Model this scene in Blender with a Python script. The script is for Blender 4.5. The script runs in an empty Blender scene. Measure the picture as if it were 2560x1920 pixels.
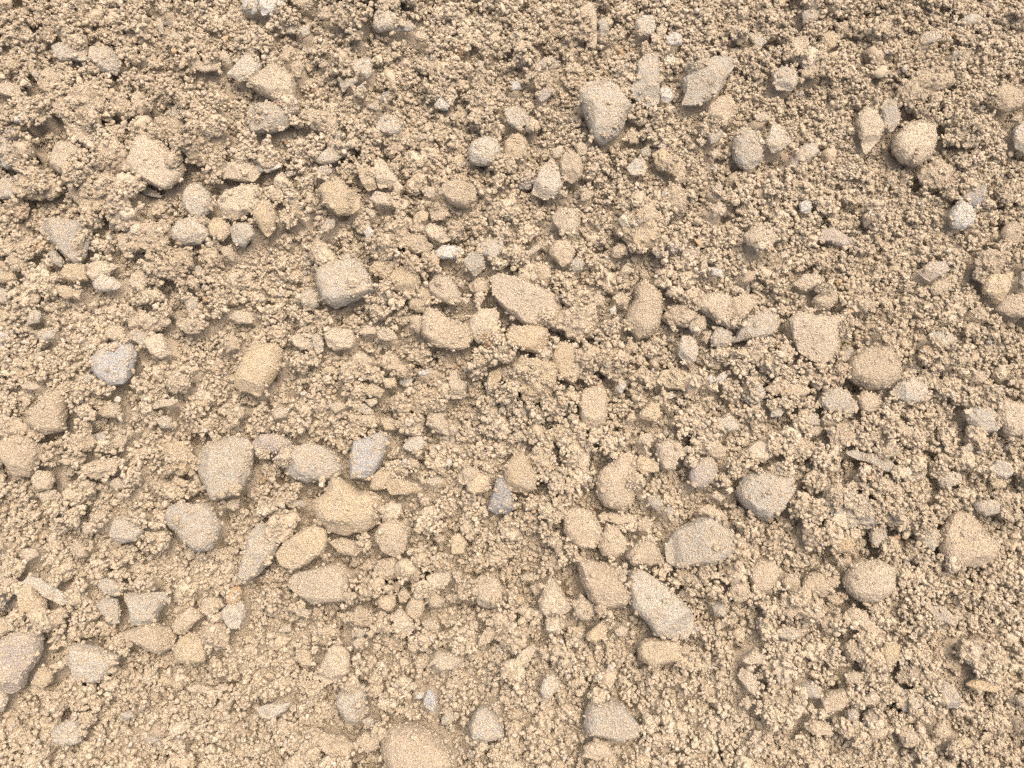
import bpy, math, random, time
import numpy as np
from mathutils import Vector

# a patch of damp crushed sand and gravel, about 64 cm wide, seen from above
MM = 0.00025                     # metres per survey unit
RNG = np.random.default_rng(7)
random.seed(7)
sc = bpy.context.scene

# ---------------------------------------------------------------- camera
FOC = 1950.0                     # focal length and distance, in survey units
TILT = math.radians(9)
cam_d = bpy.data.cameras.new('camera')
cam = bpy.data.objects.new('camera', cam_d)
sc.collection.objects.link(cam)
sc.camera = cam
cam_d.sensor_width = 36
cam_d.lens = 36 * FOC / 2560
cam_d.clip_start = 0.01
cam_d.clip_end = 50
CAM = np.array([0.0, -FOC * math.sin(TILT), FOC * math.cos(TILT)])
cam.location = [float(c) * MM for c in CAM]
cam.rotation_euler = (TILT, 0, 0)

# ---------------------------------------------------------------- sky, soft sun, exposure
SUN_EL, SUN_AZ = math.radians(70), math.radians(38)      # azimuth from +Y, clockwise
world = bpy.data.worlds.new('World')
sc.world = world
world.use_nodes = True
wn = world.node_tree.nodes
bg = wn['Background']
sky = wn.new('ShaderNodeTexSky')
sky.sky_type = 'NISHITA'
sky.sun_disc = False
sky.sun_elevation = SUN_EL
sky.sun_rotation = SUN_AZ
sky.air_density = 0.7
sky.dust_density = 10.0
sky.ozone_density = 0.0
world.node_tree.links.new(sky.outputs[0], bg.inputs[0])
bg.inputs[1].default_value = 0.15
sun_d = bpy.data.lights.new('sun', 'SUN')
sun_d.energy = 0.65
sun_d.angle = math.radians(80)
sun_d.color = (1.0, 0.96, 0.9)
sun = bpy.data.objects.new('sun', sun_d)
sc.collection.objects.link(sun)
sd = Vector((math.sin(SUN_AZ) * math.cos(SUN_EL), math.cos(SUN_AZ) * math.cos(SUN_EL), math.sin(SUN_EL)))
sun.rotation_euler = sd.to_track_quat('Z', 'Y').to_euler()
sun.location = (0, 0, 2)
vs = sc.view_settings
vs.view_transform = 'Standard'
vs.look = 'None'
vs.exposure = 0.93
vs.gamma = 1
sc.cycles.max_bounces = 3
sc.cycles.diffuse_bounces = 2
sc.cycles.use_denoising = False
sc.cycles.adaptive_threshold = 0.02

# ---------------------------------------------------------------- the stones
# One line per stone: colour letter + form letter (+ landmark key after =), then its outline, in
# survey coordinates of sixteen overlapping plots (row, column) of the patch of ground.
# colours: w whitish  l pale grey  g grey  d dark grey  b blue grey  m mauve  t tan  p pale tan  y yellowish  o orange
# forms: s angular  r rounded  f flat  k blocky  c sandy clod  u lying lower than its neighbours
DATA = {
'00': '''
lf=slab|520,480 640,440 800,500 825,580 770,600 690,585 600,600 560,560
gs|830,590 850,480 1010,480 1060,560 1100,600 1080,670 1040,705 940,680 900,630
ws|2120,60 2160,10 2212,-10 2265,0 2265,150 2212,185 2140,150
ls=tri|2010,690 2180,520 2250,560 2300,640 2212,745 2110,770
gs|1510,1060 1580,940 1670,1050 1600,1075
tc|400,740 440,660 540,640 600,720 590,800 480,840 410,800
tc|540,1050 470,960 540,870 620,860 690,940 690,1060 620,1100
tc|690,930 720,820 850,780 970,820 1010,900 980,1020 900,1090 770,1080 710,1010
ts|1190,880 1240,840 1310,880 1300,960 1330,1010 1230,1020 1195,950
tc|1010,900 1090,850 1180,930 1180,1040 1080,1060 1015,1010
tc|620,1170 760,1090 850,1130 880,1230 830,1310 720,1280 690,1200
gc|0,1420 20,1290 150,1230 310,1290 350,1400 320,1490 190,1515 60,1450
pk=smooth|515,1430 560,1300 650,1285 775,1345 760,1440 690,1530 600,1555 520,1500
tc|890,1380 940,1290 1080,1290 1180,1360 1200,1440 1130,1510 1000,1560 890,1480
pr=bigpale|1165,1500 1210,1390 1240,1260 1330,1215 1450,1290 1560,1390 1640,1480 1610,1600 1480,1690 1370,1640 1240,1580
yc|1650,1350 1660,1220 1800,1080 1920,1090 1990,1200 1970,1400 1850,1480 1700,1470
tc|1375,1130 1430,1080 1560,1080 1650,1170 1630,1280 1540,1310 1440,1240
ps|1490,360 1560,345 1660,380 1600,410 1530,400
pf|1700,640 1760,600 1930,620 1940,660 1830,690 1740,670
ps|1930,530 1960,480 2020,550 2035,610 1960,590
ps|10,800 90,780 225,790 250,860 230,910 100,880 10,850
ps|1210,1060 1260,1035 1340,1080 1310,1110 1230,1100
ts|0,700 60,690 130,740 110,770 20,760
ls|300,660 350,640 400,680 350,720
ps|1395,230 1430,210 1450,290 1440,340 1410,320
tc|40,40 130,20 160,90 60,120
tc|270,100 430,80 420,120 300,130
tc|430,260 570,240 600,330 540,380 450,340
ps|1400,100 1470,90 1500,140 1440,170
tc|550,600 640,600 690,690 630,700 560,660
ps|1920,1560 1980,1470 2130,1440 2212,1450 2270,1520 2212,1600 2060,1600 1990,1580
''',
'10': '''
gf=edgegrey|20,120 100,60 190,60 205,240 20,230
yc|220,150 260,60 400,20 520,50 620,130 560,210 430,240 230,220
ts|640,100 700,130 800,230 780,310 700,260 650,160
tc|740,100 800,60 1050,50 1150,150 1060,200 1050,300 960,370 830,350 790,220
gu|1080,40 1160,20 1420,190 1300,180 1180,140
lr=round1|1640,220 1680,150 1780,120 1850,200 1870,310 1760,405 1680,360 1640,290
ps|1930,290 1990,200 2150,130 2260,130 2280,270 2220,340 2110,410 1990,410
gs=pitted|420,520 510,430 600,430 780,450 860,520 840,620 800,740 730,800 640,740 560,640
tc|1180,540 1230,470 1340,430 1500,460 1520,540 1490,620 1360,690 1240,670 1180,600
lr=oval1|1530,540 1600,440 1710,405 1800,440 1840,540 1760,610 1640,630 1550,590
ys|1830,440 1920,400 2020,460 2025,540 1960,600 1870,550
ls|2035,500 2110,450 2212,470 2250,560 2150,650 2060,620
gc|1010,400 1090,340 1180,390 1230,430 1170,520 1100,500 1030,470
ts|1070,560 1110,520 1170,570 1190,680 1120,700 1075,640
tc|1340,720 1420,690 1560,680 1700,690 1700,780 1650,880 1560,930 1440,930 1350,880 1320,800
gs|510,700 560,690 620,770 600,830 530,790
tc|130,760 190,710 300,760 290,830 200,850
tc|100,590 240,560 370,600 380,680 310,730 200,690 90,650
ys|20,870 90,810 170,850 190,920 100,945 0,930
yk|590,880 660,800 790,800 805,930 700,950 600,920
pk|820,790 900,760 1010,780 1060,810 980,880 850,930 815,890
ls|870,960 930,890 1030,910 1110,970 1060,1010 960,1030 880,1010
ps|1170,950 1210,870 1290,840 1340,930 1300,1000 1190,1000
ys|550,1010 620,980 760,1030 740,1070 620,1090
gs|0,1060 50,990 150,1020 160,1090 90,1130 10,1100
ls|1630,1100 1680,1060 1740,1080 1750,1170 1660,1190
tc|1560,1310 1630,1250 1760,1250 1830,1300 1780,1380 1650,1370
tc|1070,1230 1150,1190 1350,1200 1490,1230 1480,1320 1350,1370 1230,1340 1130,1300
ts|980,1380 1020,1310 1110,1330 1140,1420 1080,1460 1000,1430
gu|1130,1400 1200,1340 1330,1380 1310,1470 1300,1510 1200,1450
pk=brick1|1300,1460 1340,1410 1450,1390 1540,1570 1440,1600 1370,1560
br=blue1|865,1640 920,1550 1060,1460 1180,1475 1235,1560 1200,1690 1140,1810 1010,1830 900,1740
ls|300,1260 350,1180 420,1200 400,1290 320,1310
ls|380,1400 430,1340 530,1350 520,1430 420,1450
yr|1360,1025 1395,990 1430,1025 1395,1060
ps|2010,1240 2080,1190 2212,1200 2212,1290 2100,1300
tc|1930,1450 2000,1400 2110,1440 2110,1520 2000,1540
ts|1960,680 2020,650 2080,720 2060,780 1980,740
gs|1700,820 1760,800 1790,860 1740,890
yr|240,960 300,970 290,1010 240,1000
''',
'01': '''
wf=white1|60,0 180,0 290,110 180,180 90,200 65,120
ts|570,180 620,140 700,170 720,200 640,240 580,230
tc|690,230 760,110 860,120 915,200 910,280 830,310 700,280
ls|1060,80 1140,50 1210,70 1240,110 1130,130 1070,110
yf|1190,40 1230,0 1340,0 1330,100 1300,110 1240,60
ls|1030,260 1060,190 1180,200 1240,220 1200,320 1080,340 1030,310
gu|1210,330 1240,260 1340,250 1400,300 1330,330
ls|820,620 870,570 1010,570 1020,690 970,720 870,690
gk=chip1|745,750 900,720 890,760 770,840 745,790
bs|885,830 950,790 975,850 960,890 900,880
ms|970,990 1060,930 1090,980 1050,1010
du|1080,900 1150,840 1170,900 1110,930
ls|1060,1150 1120,1060 1230,1070 1280,1150 1260,1210 1180,1230 1080,1200
ws|1550,970 1610,880 1680,950 1660,1000 1590,990
lr=upc|1840,1380 1870,1290 1980,1240 2100,1260 2110,1390 2050,1460 1960,1480 1870,1460
tc|1810,900 1870,840 1960,790 2040,840 2050,950 1980,1020 1870,990
tc|1500,620 1560,500 1600,620 1640,760 1560,800 1510,720
tc|400,1060 480,990 600,1010 720,1050 740,1140 690,1200 560,1170 440,1110
gs|690,1230 740,1140 775,1220 740,1250
ps=pointed|-50,750 60,680 160,620 260,660 350,740 370,830 350,970 240,960 130,900 20,830
gs|-30,1050 10,990 140,980 340,1020 360,1080 290,1160 150,1200 0,1200
ls|540,1420 610,1340 680,1310 750,1390 700,1440 580,1450
wf|-40,1480 40,1430 220,1440 250,1480 150,1510 0,1520
ms=mauve1|560,1500 640,1480 690,1530 650,1565 590,1550
ms|250,1490 320,1480 330,1520 280,1530
ts|230,560 290,480 340,510 300,590 240,610
ts|330,640 400,560 440,640 400,720 340,700
ps|1400,1220 1480,1220 1530,1250 1420,1270
ts|1820,690 1890,680 1890,750 1830,760
ls|1920,590 1990,600 1960,660 1920,640
ps|1370,350 1450,330 1510,380 1480,420 1390,400
tc|320,60 420,20 540,80 500,130 420,140 350,100
tc|780,30 900,10 910,70 800,80
ls|280,290 340,260 385,300 350,340 290,330
ls|400,290 480,290 500,350 440,380 400,340
''',
'11': '''
yf|900,0 960,-60 1020,-10 1060,140 990,170 940,120
pf=palewedge|1040,-70 1100,-95 1200,0 1250,90 1240,130 1080,150 1050,60
yr=egg|570,180 640,110 760,100 830,160 920,240 920,330 860,380 740,390 630,310 600,230
yr|10,310 80,250 150,260 200,350 220,430 190,520 140,570 60,480 20,400
ps|1010,250 1060,190 1200,210 1230,260 1170,310 1060,310
ps|1450,180 1480,130 1570,150 1590,210 1500,240
tr=round2|1600,200 1650,120 1780,100 1890,140 1900,250 1820,320 1700,290 1630,240
yr=bead|1370,380 1440,330 1500,360 1490,420 1420,440 1380,420
tu|1500,290 1590,260 1660,330 1630,400 1530,420
pf|1475,490 1520,450 1600,480 1690,590 1620,620 1530,580 1490,540
wk|1560,690 1620,630 1780,640 1800,700 1700,750 1570,740
ts|1210,570 1310,540 1470,560 1530,650 1500,710 1380,710 1280,640
lk=square|550,860 620,800 800,760 910,770 960,840 1000,930 1050,1030 880,1100 720,1165 620,1120 570,1020
ls|410,1050 480,990 560,1030 560,1150 450,1190 415,1120
yc|1050,770 1130,760 1230,800 1190,880 1150,920 1040,880 1010,840
ys|1150,930 1200,850 1300,800 1400,830 1430,960 1350,1060 1200,1010
yu|1320,1100 1400,1020 1450,950 1510,980 1525,1090 1490,1190 1390,1190 1330,1150
ps=trap|1500,960 1560,890 1680,900 1740,980 1790,1100 1720,1130 1580,1100 1520,1020
ts=twin|1490,1180 1570,1190 1680,1270 1780,1310 1860,1300 1880,1400 1830,1510 1700,1530 1540,1490 1460,1410 1460,1280
ps|1870,1240 1960,1180 2060,1170 2100,1210 2080,1340 2050,1450 1930,1460 1860,1390 1850,1300
tu|1850,960 1920,890 2010,920 2020,1000 1930,1050 1860,1010
gs|1800,780 1860,710 1960,710 1980,830 1900,900 1830,850
ls|1930,630 2010,580 2130,610 2140,690 2070,770 1960,720
ps|620,1400 700,1340 850,1360 880,1430 840,1510 700,1530 640,1470
ps|330,1420 390,1380 500,1430 520,1510 410,1520 350,1480
ls|490,1380 560,1380 600,1420 610,1530 550,1560 510,1450
ps|1060,1390 1120,1330 1200,1360 1240,1430 1150,1460 1080,1440
ps|910,1360 960,1310 1060,1330 1050,1390 950,1410
ps|840,1600 890,1550 980,1560 990,1640 900,1680
ts|1110,1580 1160,1540 1250,1600 1280,1690 1160,1700 1100,1660
gs|580,500 640,400 700,420 690,480 630,525 570,530
wr|950,530 990,480 1040,510 1040,570 980,580
ps|1210,350 1260,300 1310,350 1290,400 1230,400
ps|170,110 180,50 240,10 300,60 290,110 210,140
tc|340,310 380,260 430,320 460,420 390,400 340,380
ls|740,730 800,690 880,710 890,750 800,760
tc|490,640 560,600 640,650 660,740 560,790 500,740
ts|1340,1270 1400,1240 1470,1250 1470,1340 1420,1400 1370,1350
ts|1000,1150 1060,1150 1070,1230 1000,1240
ps|960,330 1010,320 1060,370 1030,400 980,370
''',
'P': '''
ps=bigslab|1228,710 1250,698 1285,705 1340,725 1385,745 1402,775 1385,800 1350,820 1310,815 1270,790 1235,745
yr=plainblob|600,950 618,905 650,868 700,868 713,885 712,920 690,960 665,993 630,985 608,975
ls|1335,470 1350,440 1378,410 1395,440 1404,480 1385,505 1360,512 1330,495
yk=lowblock|1262,850 1275,825 1320,820 1366,828 1367,860 1345,890 1310,880 1275,868
ys|1375,900 1385,870 1405,862 1432,875 1453,895 1452,935 1430,965 1400,950 1380,925
yc=crumbly|1285,960 1283,930 1300,905 1380,912 1392,945 1385,980 1350,1000 1310,1003
tr|2108,950 2110,910 2140,880 2200,878 2225,915 2225,955 2190,978 2150,978
lr=greyround|513,1160 521,1125 560,1103 605,1095 635,1110 642,1140 640,1185 620,1225 580,1243 550,1250 535,1220 520,1195
ys=yslab|700,1385 725,1350 765,1325 795,1313 822,1325 828,1350 812,1385 780,1405 745,1420 715,1410
gs=greyside|612,1440 620,1400 640,1335 660,1310 700,1308 712,1330 705,1365 690,1395 660,1430 630,1450
gs=wideright|1832,1230 1850,1195 1885,1182 1930,1185 1962,1190 1965,1230 1940,1275 1905,1300 1875,1285 1845,1255
ts|1557,1390 1590,1352 1620,1343 1640,1375 1652,1400 1620,1412 1580,1410
''',
'02': '''
lr=bigtop|570,870 640,800 780,790 900,850 960,920 1010,1000 960,1060 930,1160 880,1230 760,1290 680,1240 660,1140 620,1040 570,960
gf=tallgrey|1050,640 1140,560 1230,570 1240,700 1240,960 1150,980 1050,930 1000,850 1050,740
lf=kite|1450,760 1560,660 1690,610 1840,620 1850,700 1790,790 1740,880 1690,920 1560,960 1450,950 1480,860
ts|1680,950 1760,900 1850,890 1890,950 1880,1060 1810,1150 1700,1120 1660,1040
wr=whitebit|1255,840 1300,800 1350,830 1385,880 1330,940 1270,920
pf|590,140 640,100 690,110 720,220 725,430 640,410 610,300
gs|730,250 770,210 820,260 830,340 760,360
ls|1050,260 1100,200 1200,190 1230,280 1200,350 1090,350
ps|1235,300 1280,260 1320,310 1290,380 1240,370
ws|1310,390 1380,350 1440,380 1440,450 1340,460
gu|170,630 260,560 330,530 400,580 380,620 250,640
ms|210,900 270,830 350,840 330,900 240,950
ls|-70,1000 0,960 80,1000 150,1060 130,1120 40,1160 -40,1120
yr|0,1220 60,1200 130,1270 120,1390 30,1430 -60,1400 -60,1280
ts|400,1470 440,1390 500,1360 570,1420 600,1500 580,1600 500,1640 420,1580
ts|530,1310 580,1260 640,1300 640,1370 570,1400
ps|340,1330 400,1310 440,1350 400,1410 350,1400
gr|1090,1330 1150,1290 1195,1330 1180,1390 1110,1390
ls|980,1480 1040,1410 1120,1400 1150,1470 1130,1540 1030,1550
yc|1200,1400 1280,1330 1330,1390 1440,1440 1470,1540 1440,1570 1340,1550 1250,1490
gr=smoothgrey|1880,1240 1970,1150 2060,1200 2110,1330 2110,1440 2050,1500 1950,1490 1890,1400
gs|1660,1220 1720,1160 1790,1190 1760,1270 1690,1300
ps|1570,1260 1610,1230 1650,1270 1620,1310
tu|1680,1360 1740,1330 1800,1380 1720,1410
ls|1980,330 2080,350 2170,420 2100,490 2040,420
ws|0,770 70,760 70,830 0,850
tu|980,1180 1020,1130 1090,1180 1080,1260 1010,1270
ps|2060,1060 2130,1020 2200,1050 2180,1100 2090,1100
tc|220,720 290,690 360,730 340,790 240,790
tc|120,700 170,670 220,710 200,760 130,750
''',
'12': '''
pr=ball1|330,380 420,320 540,330 575,440 540,540 430,550 350,450
tr=ball2|320,650 370,590 470,590 540,680 500,770 430,810 340,730
gr|500,770 560,720 630,770 590,830 520,850
yc=bigclod|880,460 960,400 1060,300 1150,240 1190,300 1250,430 1240,560 1200,660 1060,680 960,580 890,520
ts|150,820 200,780 310,800 330,880 290,980 220,930
tu|850,660 920,610 1000,630 990,690 920,740 860,720
ps|930,840 970,800 1010,840 1000,880 930,880
tr=upright|1050,1000 1120,930 1200,1000 1260,1080 1260,1200 1240,1320 1160,1410 1080,1430 1010,1370 970,1290 990,1180 1040,1110
ps|690,1060 740,1030 790,1080 770,1150 700,1140
ts|860,1060 920,1030 1000,1080 980,1160 890,1130
ws|830,1180 880,1140 890,1200 850,1220
mu|890,1200 950,1160 960,1240 910,1260
tc=lumpy|340,1330 350,1260 430,1180 520,1120 640,1120 700,1200 720,1310 700,1400 560,1430 440,1390
ps=wedge|1505,1100 1640,1060 1760,1050 1850,1080 1865,1290 1840,1345 1720,1280 1560,1170
ts|1860,1090 1960,1060 2070,1060 2080,1140 2000,1230 1900,1290 1870,1250
gk=greyblock|1925,1360 1960,1270 2060,1220 2170,1180 2210,1230 2260,1320 2200,1400 2100,1440 1960,1440 1900,1460
tc|1300,1240 1370,1150 1500,1150 1560,1230 1500,1320 1360,1330
ps|1490,1310 1560,1230 1640,1240 1650,1340 1560,1400
gs|1690,1420 1740,1330 1840,1360 1890,1450 1820,1500 1710,1490
ts|1615,1430 1660,1360 1700,1380 1660,1470
ls|1410,1490 1450,1410 1530,1410 1580,1500 1560,1620 1480,1640 1420,1570
yc|690,1540 760,1490 880,1520 970,1560 1000,1640 860,1660 750,1640
tu|950,1500 1000,1440 1080,1460 1060,1540 980,1550
os=sliver|1540,570 1600,590 1630,650 1590,640
mu|1480,680 1530,640 1600,700 1570,770 1510,740
ps|1600,760 1650,720 1660,850 1590,880
ws|1680,830 1770,830 1780,910 1700,900
tu|1930,900 2000,850 2080,860 2050,930 1970,950
pr|1960,560 2060,490 2180,500 2230,590 2160,690 2000,650
ps|1690,310 1760,260 1820,320 1800,380 1720,390
tc|1280,210 1340,110 1400,120 1470,200 1500,290 1450,370 1350,330 1290,270
mu|1700,130 1800,110 1790,220 1720,220
tc|1930,1560 2010,1480 2120,1450 2150,1520 2080,1620 1960,1620
ps|1370,1020 1440,990 1470,1070 1410,1100
gu|80,710 220,600 260,640 160,710
tu|580,200 640,150 700,190 660,240 590,250
''',
'03': '''
ls|-60,1300 -10,1140 60,1150 140,1240 160,1290 80,1350 0,1370
ps|130,470 200,380 300,350 330,430 280,500 180,540
gs|0,700 80,640 190,650 220,760 170,840 40,830
yc|230,690 330,630 470,640 440,710 340,740 260,720
tc=bigsandy|1085,830 1170,740 1270,690 1400,690 1500,740 1510,800 1400,860 1300,880 1290,950 1150,950 1070,900
ls|1260,390 1290,340 1440,310 1470,360 1380,420 1290,430
gu|1540,560 1560,480 1660,460 1700,520 1650,590 1580,620
tr|1860,880 1950,800 2060,830 2130,930 2080,1000 1980,1020 1900,960
pr=biground|1040,1250 1130,1130 1260,1090 1370,1140 1390,1270 1340,1400 1230,1470 1110,1430 1040,1350
pf=leaf|730,1050 790,980 870,1020 930,1140 900,1250 830,1340 780,1390 740,1240 720,1120
gs|920,990 960,920 1030,930 1060,1040 1080,1100 1020,1190 940,1170
ys|430,370 480,330 580,360 550,450 480,470
gs|250,180 330,130 410,170 370,240 280,260
ls|1600,220 1700,170 1820,190 1780,260 1660,260
yr|0,30 60,0 130,30 110,100 30,110
tc|800,620 890,600 940,640 880,690
tc|1270,1560 1310,1470 1440,1430 1520,1500 1520,1600 1440,1680 1320,1640
gs=rimgrey|2040,1200 2090,1120 2212,1100 2260,1300 2150,1400 2060,1330
ts|2030,1090 2080,1040 2130,1060 2110,1110
gs|180,1390 280,1290 380,1290 400,1360 300,1440 200,1480
tc|1500,1180 1600,1150 1700,1250 1740,1320 1650,1310 1540,1260
tc|1380,620 1450,600 1560,630 1550,690 1420,680
ps|900,280 970,240 1030,280 1000,330 920,330
''',
'13': '''
wr=coin|1510,380 1530,320 1590,270 1670,310 1710,400 1690,470 1620,500 1540,480
du|1610,260 1640,190 1740,110 1830,110 1840,270 1760,310 1690,290
tr|1960,530 2000,450 2090,440 2150,530 2100,620 2000,630
ms|400,580 430,490 540,480 640,550 680,620 620,660 500,600
tc|1700,800 1760,700 1870,680 1960,760 1940,860 1850,890 1750,850
ys=olive|1800,960 1830,890 1930,890 2030,870 2010,990 1960,1110 1880,1080 1800,1040
ls|2090,970 2110,870 2212,850 2260,900 2220,1020 2120,1010
tr|1910,1180 1990,1070 2120,1060 2212,1090 2260,1190 2150,1250 2000,1240
gs|2130,770 2212,720 2230,800 2150,830
ms|1240,860 1340,780 1450,780 1500,850 1420,900 1340,940
tu|1370,980 1400,920 1500,900 1540,970 1480,1050 1390,1040
lr|1325,1420 1360,1370 1480,1370 1550,1440 1500,1510 1390,1500
pf=notch|135,1290 200,1210 330,1250 460,1250 610,1230 580,1340 540,1500 520,1600 420,1640 330,1610 230,1540 170,1430
tr|340,1110 400,1030 510,1030 540,1110 470,1190 380,1180
mu|550,1600 580,1540 690,1500 700,1570 620,1630
ps|190,960 270,880 390,880 440,930 370,1000 250,1010
tc|690,1130 780,1090 880,1110 850,1190 740,1200
tc|890,1390 960,1340 1040,1390 1030,1500 940,1490
ts|1690,1190 1770,1150 1850,1220 1840,1280 1760,1250
tc|1430,1600 1500,1540 1620,1560 1650,1620 1600,1659 1450,1659
tu|60,1480 120,1440 200,1540 160,1600 80,1590
ps|60,710 110,680 150,730 80,750
ws|240,270 300,230 350,260 340,350 260,340
tu|700,230 770,190 830,230 780,280 720,270
''',
'20': '''
ts=holed|335,460 370,370 470,310 500,240 580,220 635,250 635,400 620,550 480,575 390,540 340,500
ts|60,740 110,650 230,590 330,610 420,680 440,740 390,830 330,940 220,940 150,850
tc|20,520 60,460 200,450 310,510 320,570 220,610 100,600 30,580
yr|840,340 880,280 950,290 970,340 900,370
ts|900,400 960,340 1060,310 1090,380 1050,440 960,440
tc|1500,180 1510,110 1610,60 1700,110 1700,190 1620,230 1520,220
pf|1350,340 1430,290 1600,290 1600,320 1500,350 1380,370
ls|1390,460 1440,420 1510,440 1530,520 1420,530
yc|1490,690 1580,650 1690,680 1720,780 1680,890 1580,920 1490,880 1470,790
gr=speckled|1480,1290 1510,1200 1600,1160 1700,1180 1830,1170 1900,1240 1950,1360 1920,1480 1860,1560 1740,1570 1660,1510 1600,1420 1520,1370
ls=smallpale|1030,1370 1060,1300 1160,1290 1250,1330 1300,1410 1230,1490 1090,1510 1020,1440
tc|660,650 740,580 870,590 900,660 820,720 700,730
tc|770,920 800,850 930,800 1050,780 1080,850 1010,920 880,950
ps|980,1000 1050,950 1130,980 1140,1040 1050,1060
ts|350,960 400,890 500,900 540,980 500,1050 400,1060
ps|380,1100 450,1060 540,1060 530,1130 440,1160
ys|1525,970 1560,940 1640,970 1630,1020 1560,1010
yr|1670,920 1710,870 1740,920 1690,950
ps|235,1590 290,1550 380,1560 400,1620 330,1659 250,1640
tk|690,1520 740,1480 800,1530 830,1620 760,1640 700,1580
ys|0,1540 50,1490 110,1530 60,1580 0,1580
pr|1970,1190 2020,1140 2100,1170 2090,1220 2010,1220
tu|1010,640 1060,570 1140,600 1110,690 1040,700
gs|870,580 960,560 980,620 920,650
tc|650,1230 700,1170 770,1200 760,1290 690,1300
tc|790,1370 870,1300 970,1220 990,1280 900,1390 830,1430
ps|260,170 340,140 420,180 360,210 290,200
tc|1320,1010 1400,960 1500,1000 1480,1060 1370,1050
tc|1960,340 2040,310 2150,360 2110,450 1990,430
ls|760,110 830,60 890,120 850,160 780,150
''',
'21': '''
ms=brown|10,650 90,590 220,580 330,640 330,690 200,740 100,760 30,720
gr=greyoval|295,800 360,710 480,670 600,690 700,750 770,860 740,930 640,970 480,985 360,950 310,880
bf=bluetall|850,760 880,660 1000,600 1100,570 1170,600 1150,680 1110,760 1080,850 1030,920 950,960 850,950 845,860
yr=saddle|520,1230 540,1150 640,1080 700,960 760,960 840,1030 900,1080 1040,1080 1100,1140 1100,1260 1060,1340 960,1400 800,1425 680,1400 590,1330
yf|1005,1030 1040,930 1100,880 1220,910 1170,980 1120,1050 1030,1060
yf=tongue|1140,1030 1190,960 1290,970 1400,1020 1450,1060 1320,1100 1190,1090
ps|1110,1200 1180,1160 1270,1180 1270,1260 1190,1320 1120,1340
tr|1060,1420 1100,1350 1220,1310 1310,1360 1330,1460 1310,1560 1220,1620 1110,1580 1070,1500
tu|660,1500 760,1460 880,1500 940,1560 870,1620 760,1600
ps|1410,1260 1480,1200 1560,1190 1560,1250 1440,1290
ps|1490,430 1530,390 1610,400 1660,480 1670,590 1570,560 1480,500
yf|1090,450 1170,440 1300,490 1240,540 1130,550
yc|1340,270 1380,200 1500,190 1640,220 1620,310 1530,390 1440,410 1350,350
ys|960,190 1030,150 1130,210 1090,270 980,250
yk=cube|1110,110 1220,100 1225,180 1140,190
ws|1240,90 1320,60 1360,110 1310,170 1250,150
ps|960,290 1050,270 1070,310 1010,350
ls|870,350 950,320 1030,390 1000,430 900,390
ps|1680,60 1750,30 1760,110 1830,150 1780,280 1700,280 1670,180
yf|1990,200 2020,60 2110,20 2120,110 2060,200
ds=darkgrey|2010,1210 2040,1100 2080,960 2160,920 2200,1010 2212,1100 2230,1180 2190,1250 2090,1255
ts|1750,930 1840,850 1930,880 1920,960 1810,1000
ys|1830,1000 1920,910 2010,940 2010,1060 1900,1090 1830,1060
ls|1270,690 1330,620 1430,590 1480,660 1440,710 1330,730
ws|1410,60 1500,30 1530,70 1450,100
ps|640,340 750,310 800,360 720,400
ws|390,230 440,210 470,230 420,260
ps|180,390 240,350 320,370 300,440 200,460
ps|290,480 360,460 390,510 320,530
ps|1480,970 1560,950 1640,980 1540,1030 1480,1000
pr|1670,530 1720,500 1760,550 1710,590
yk|1690,1450 1760,1430 1830,1500 1800,1600 1700,1600
tr|1540,1470 1590,1420 1640,1480 1600,1530
gu|270,1170 350,1130 450,1150 440,1200 310,1210
''',
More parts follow.
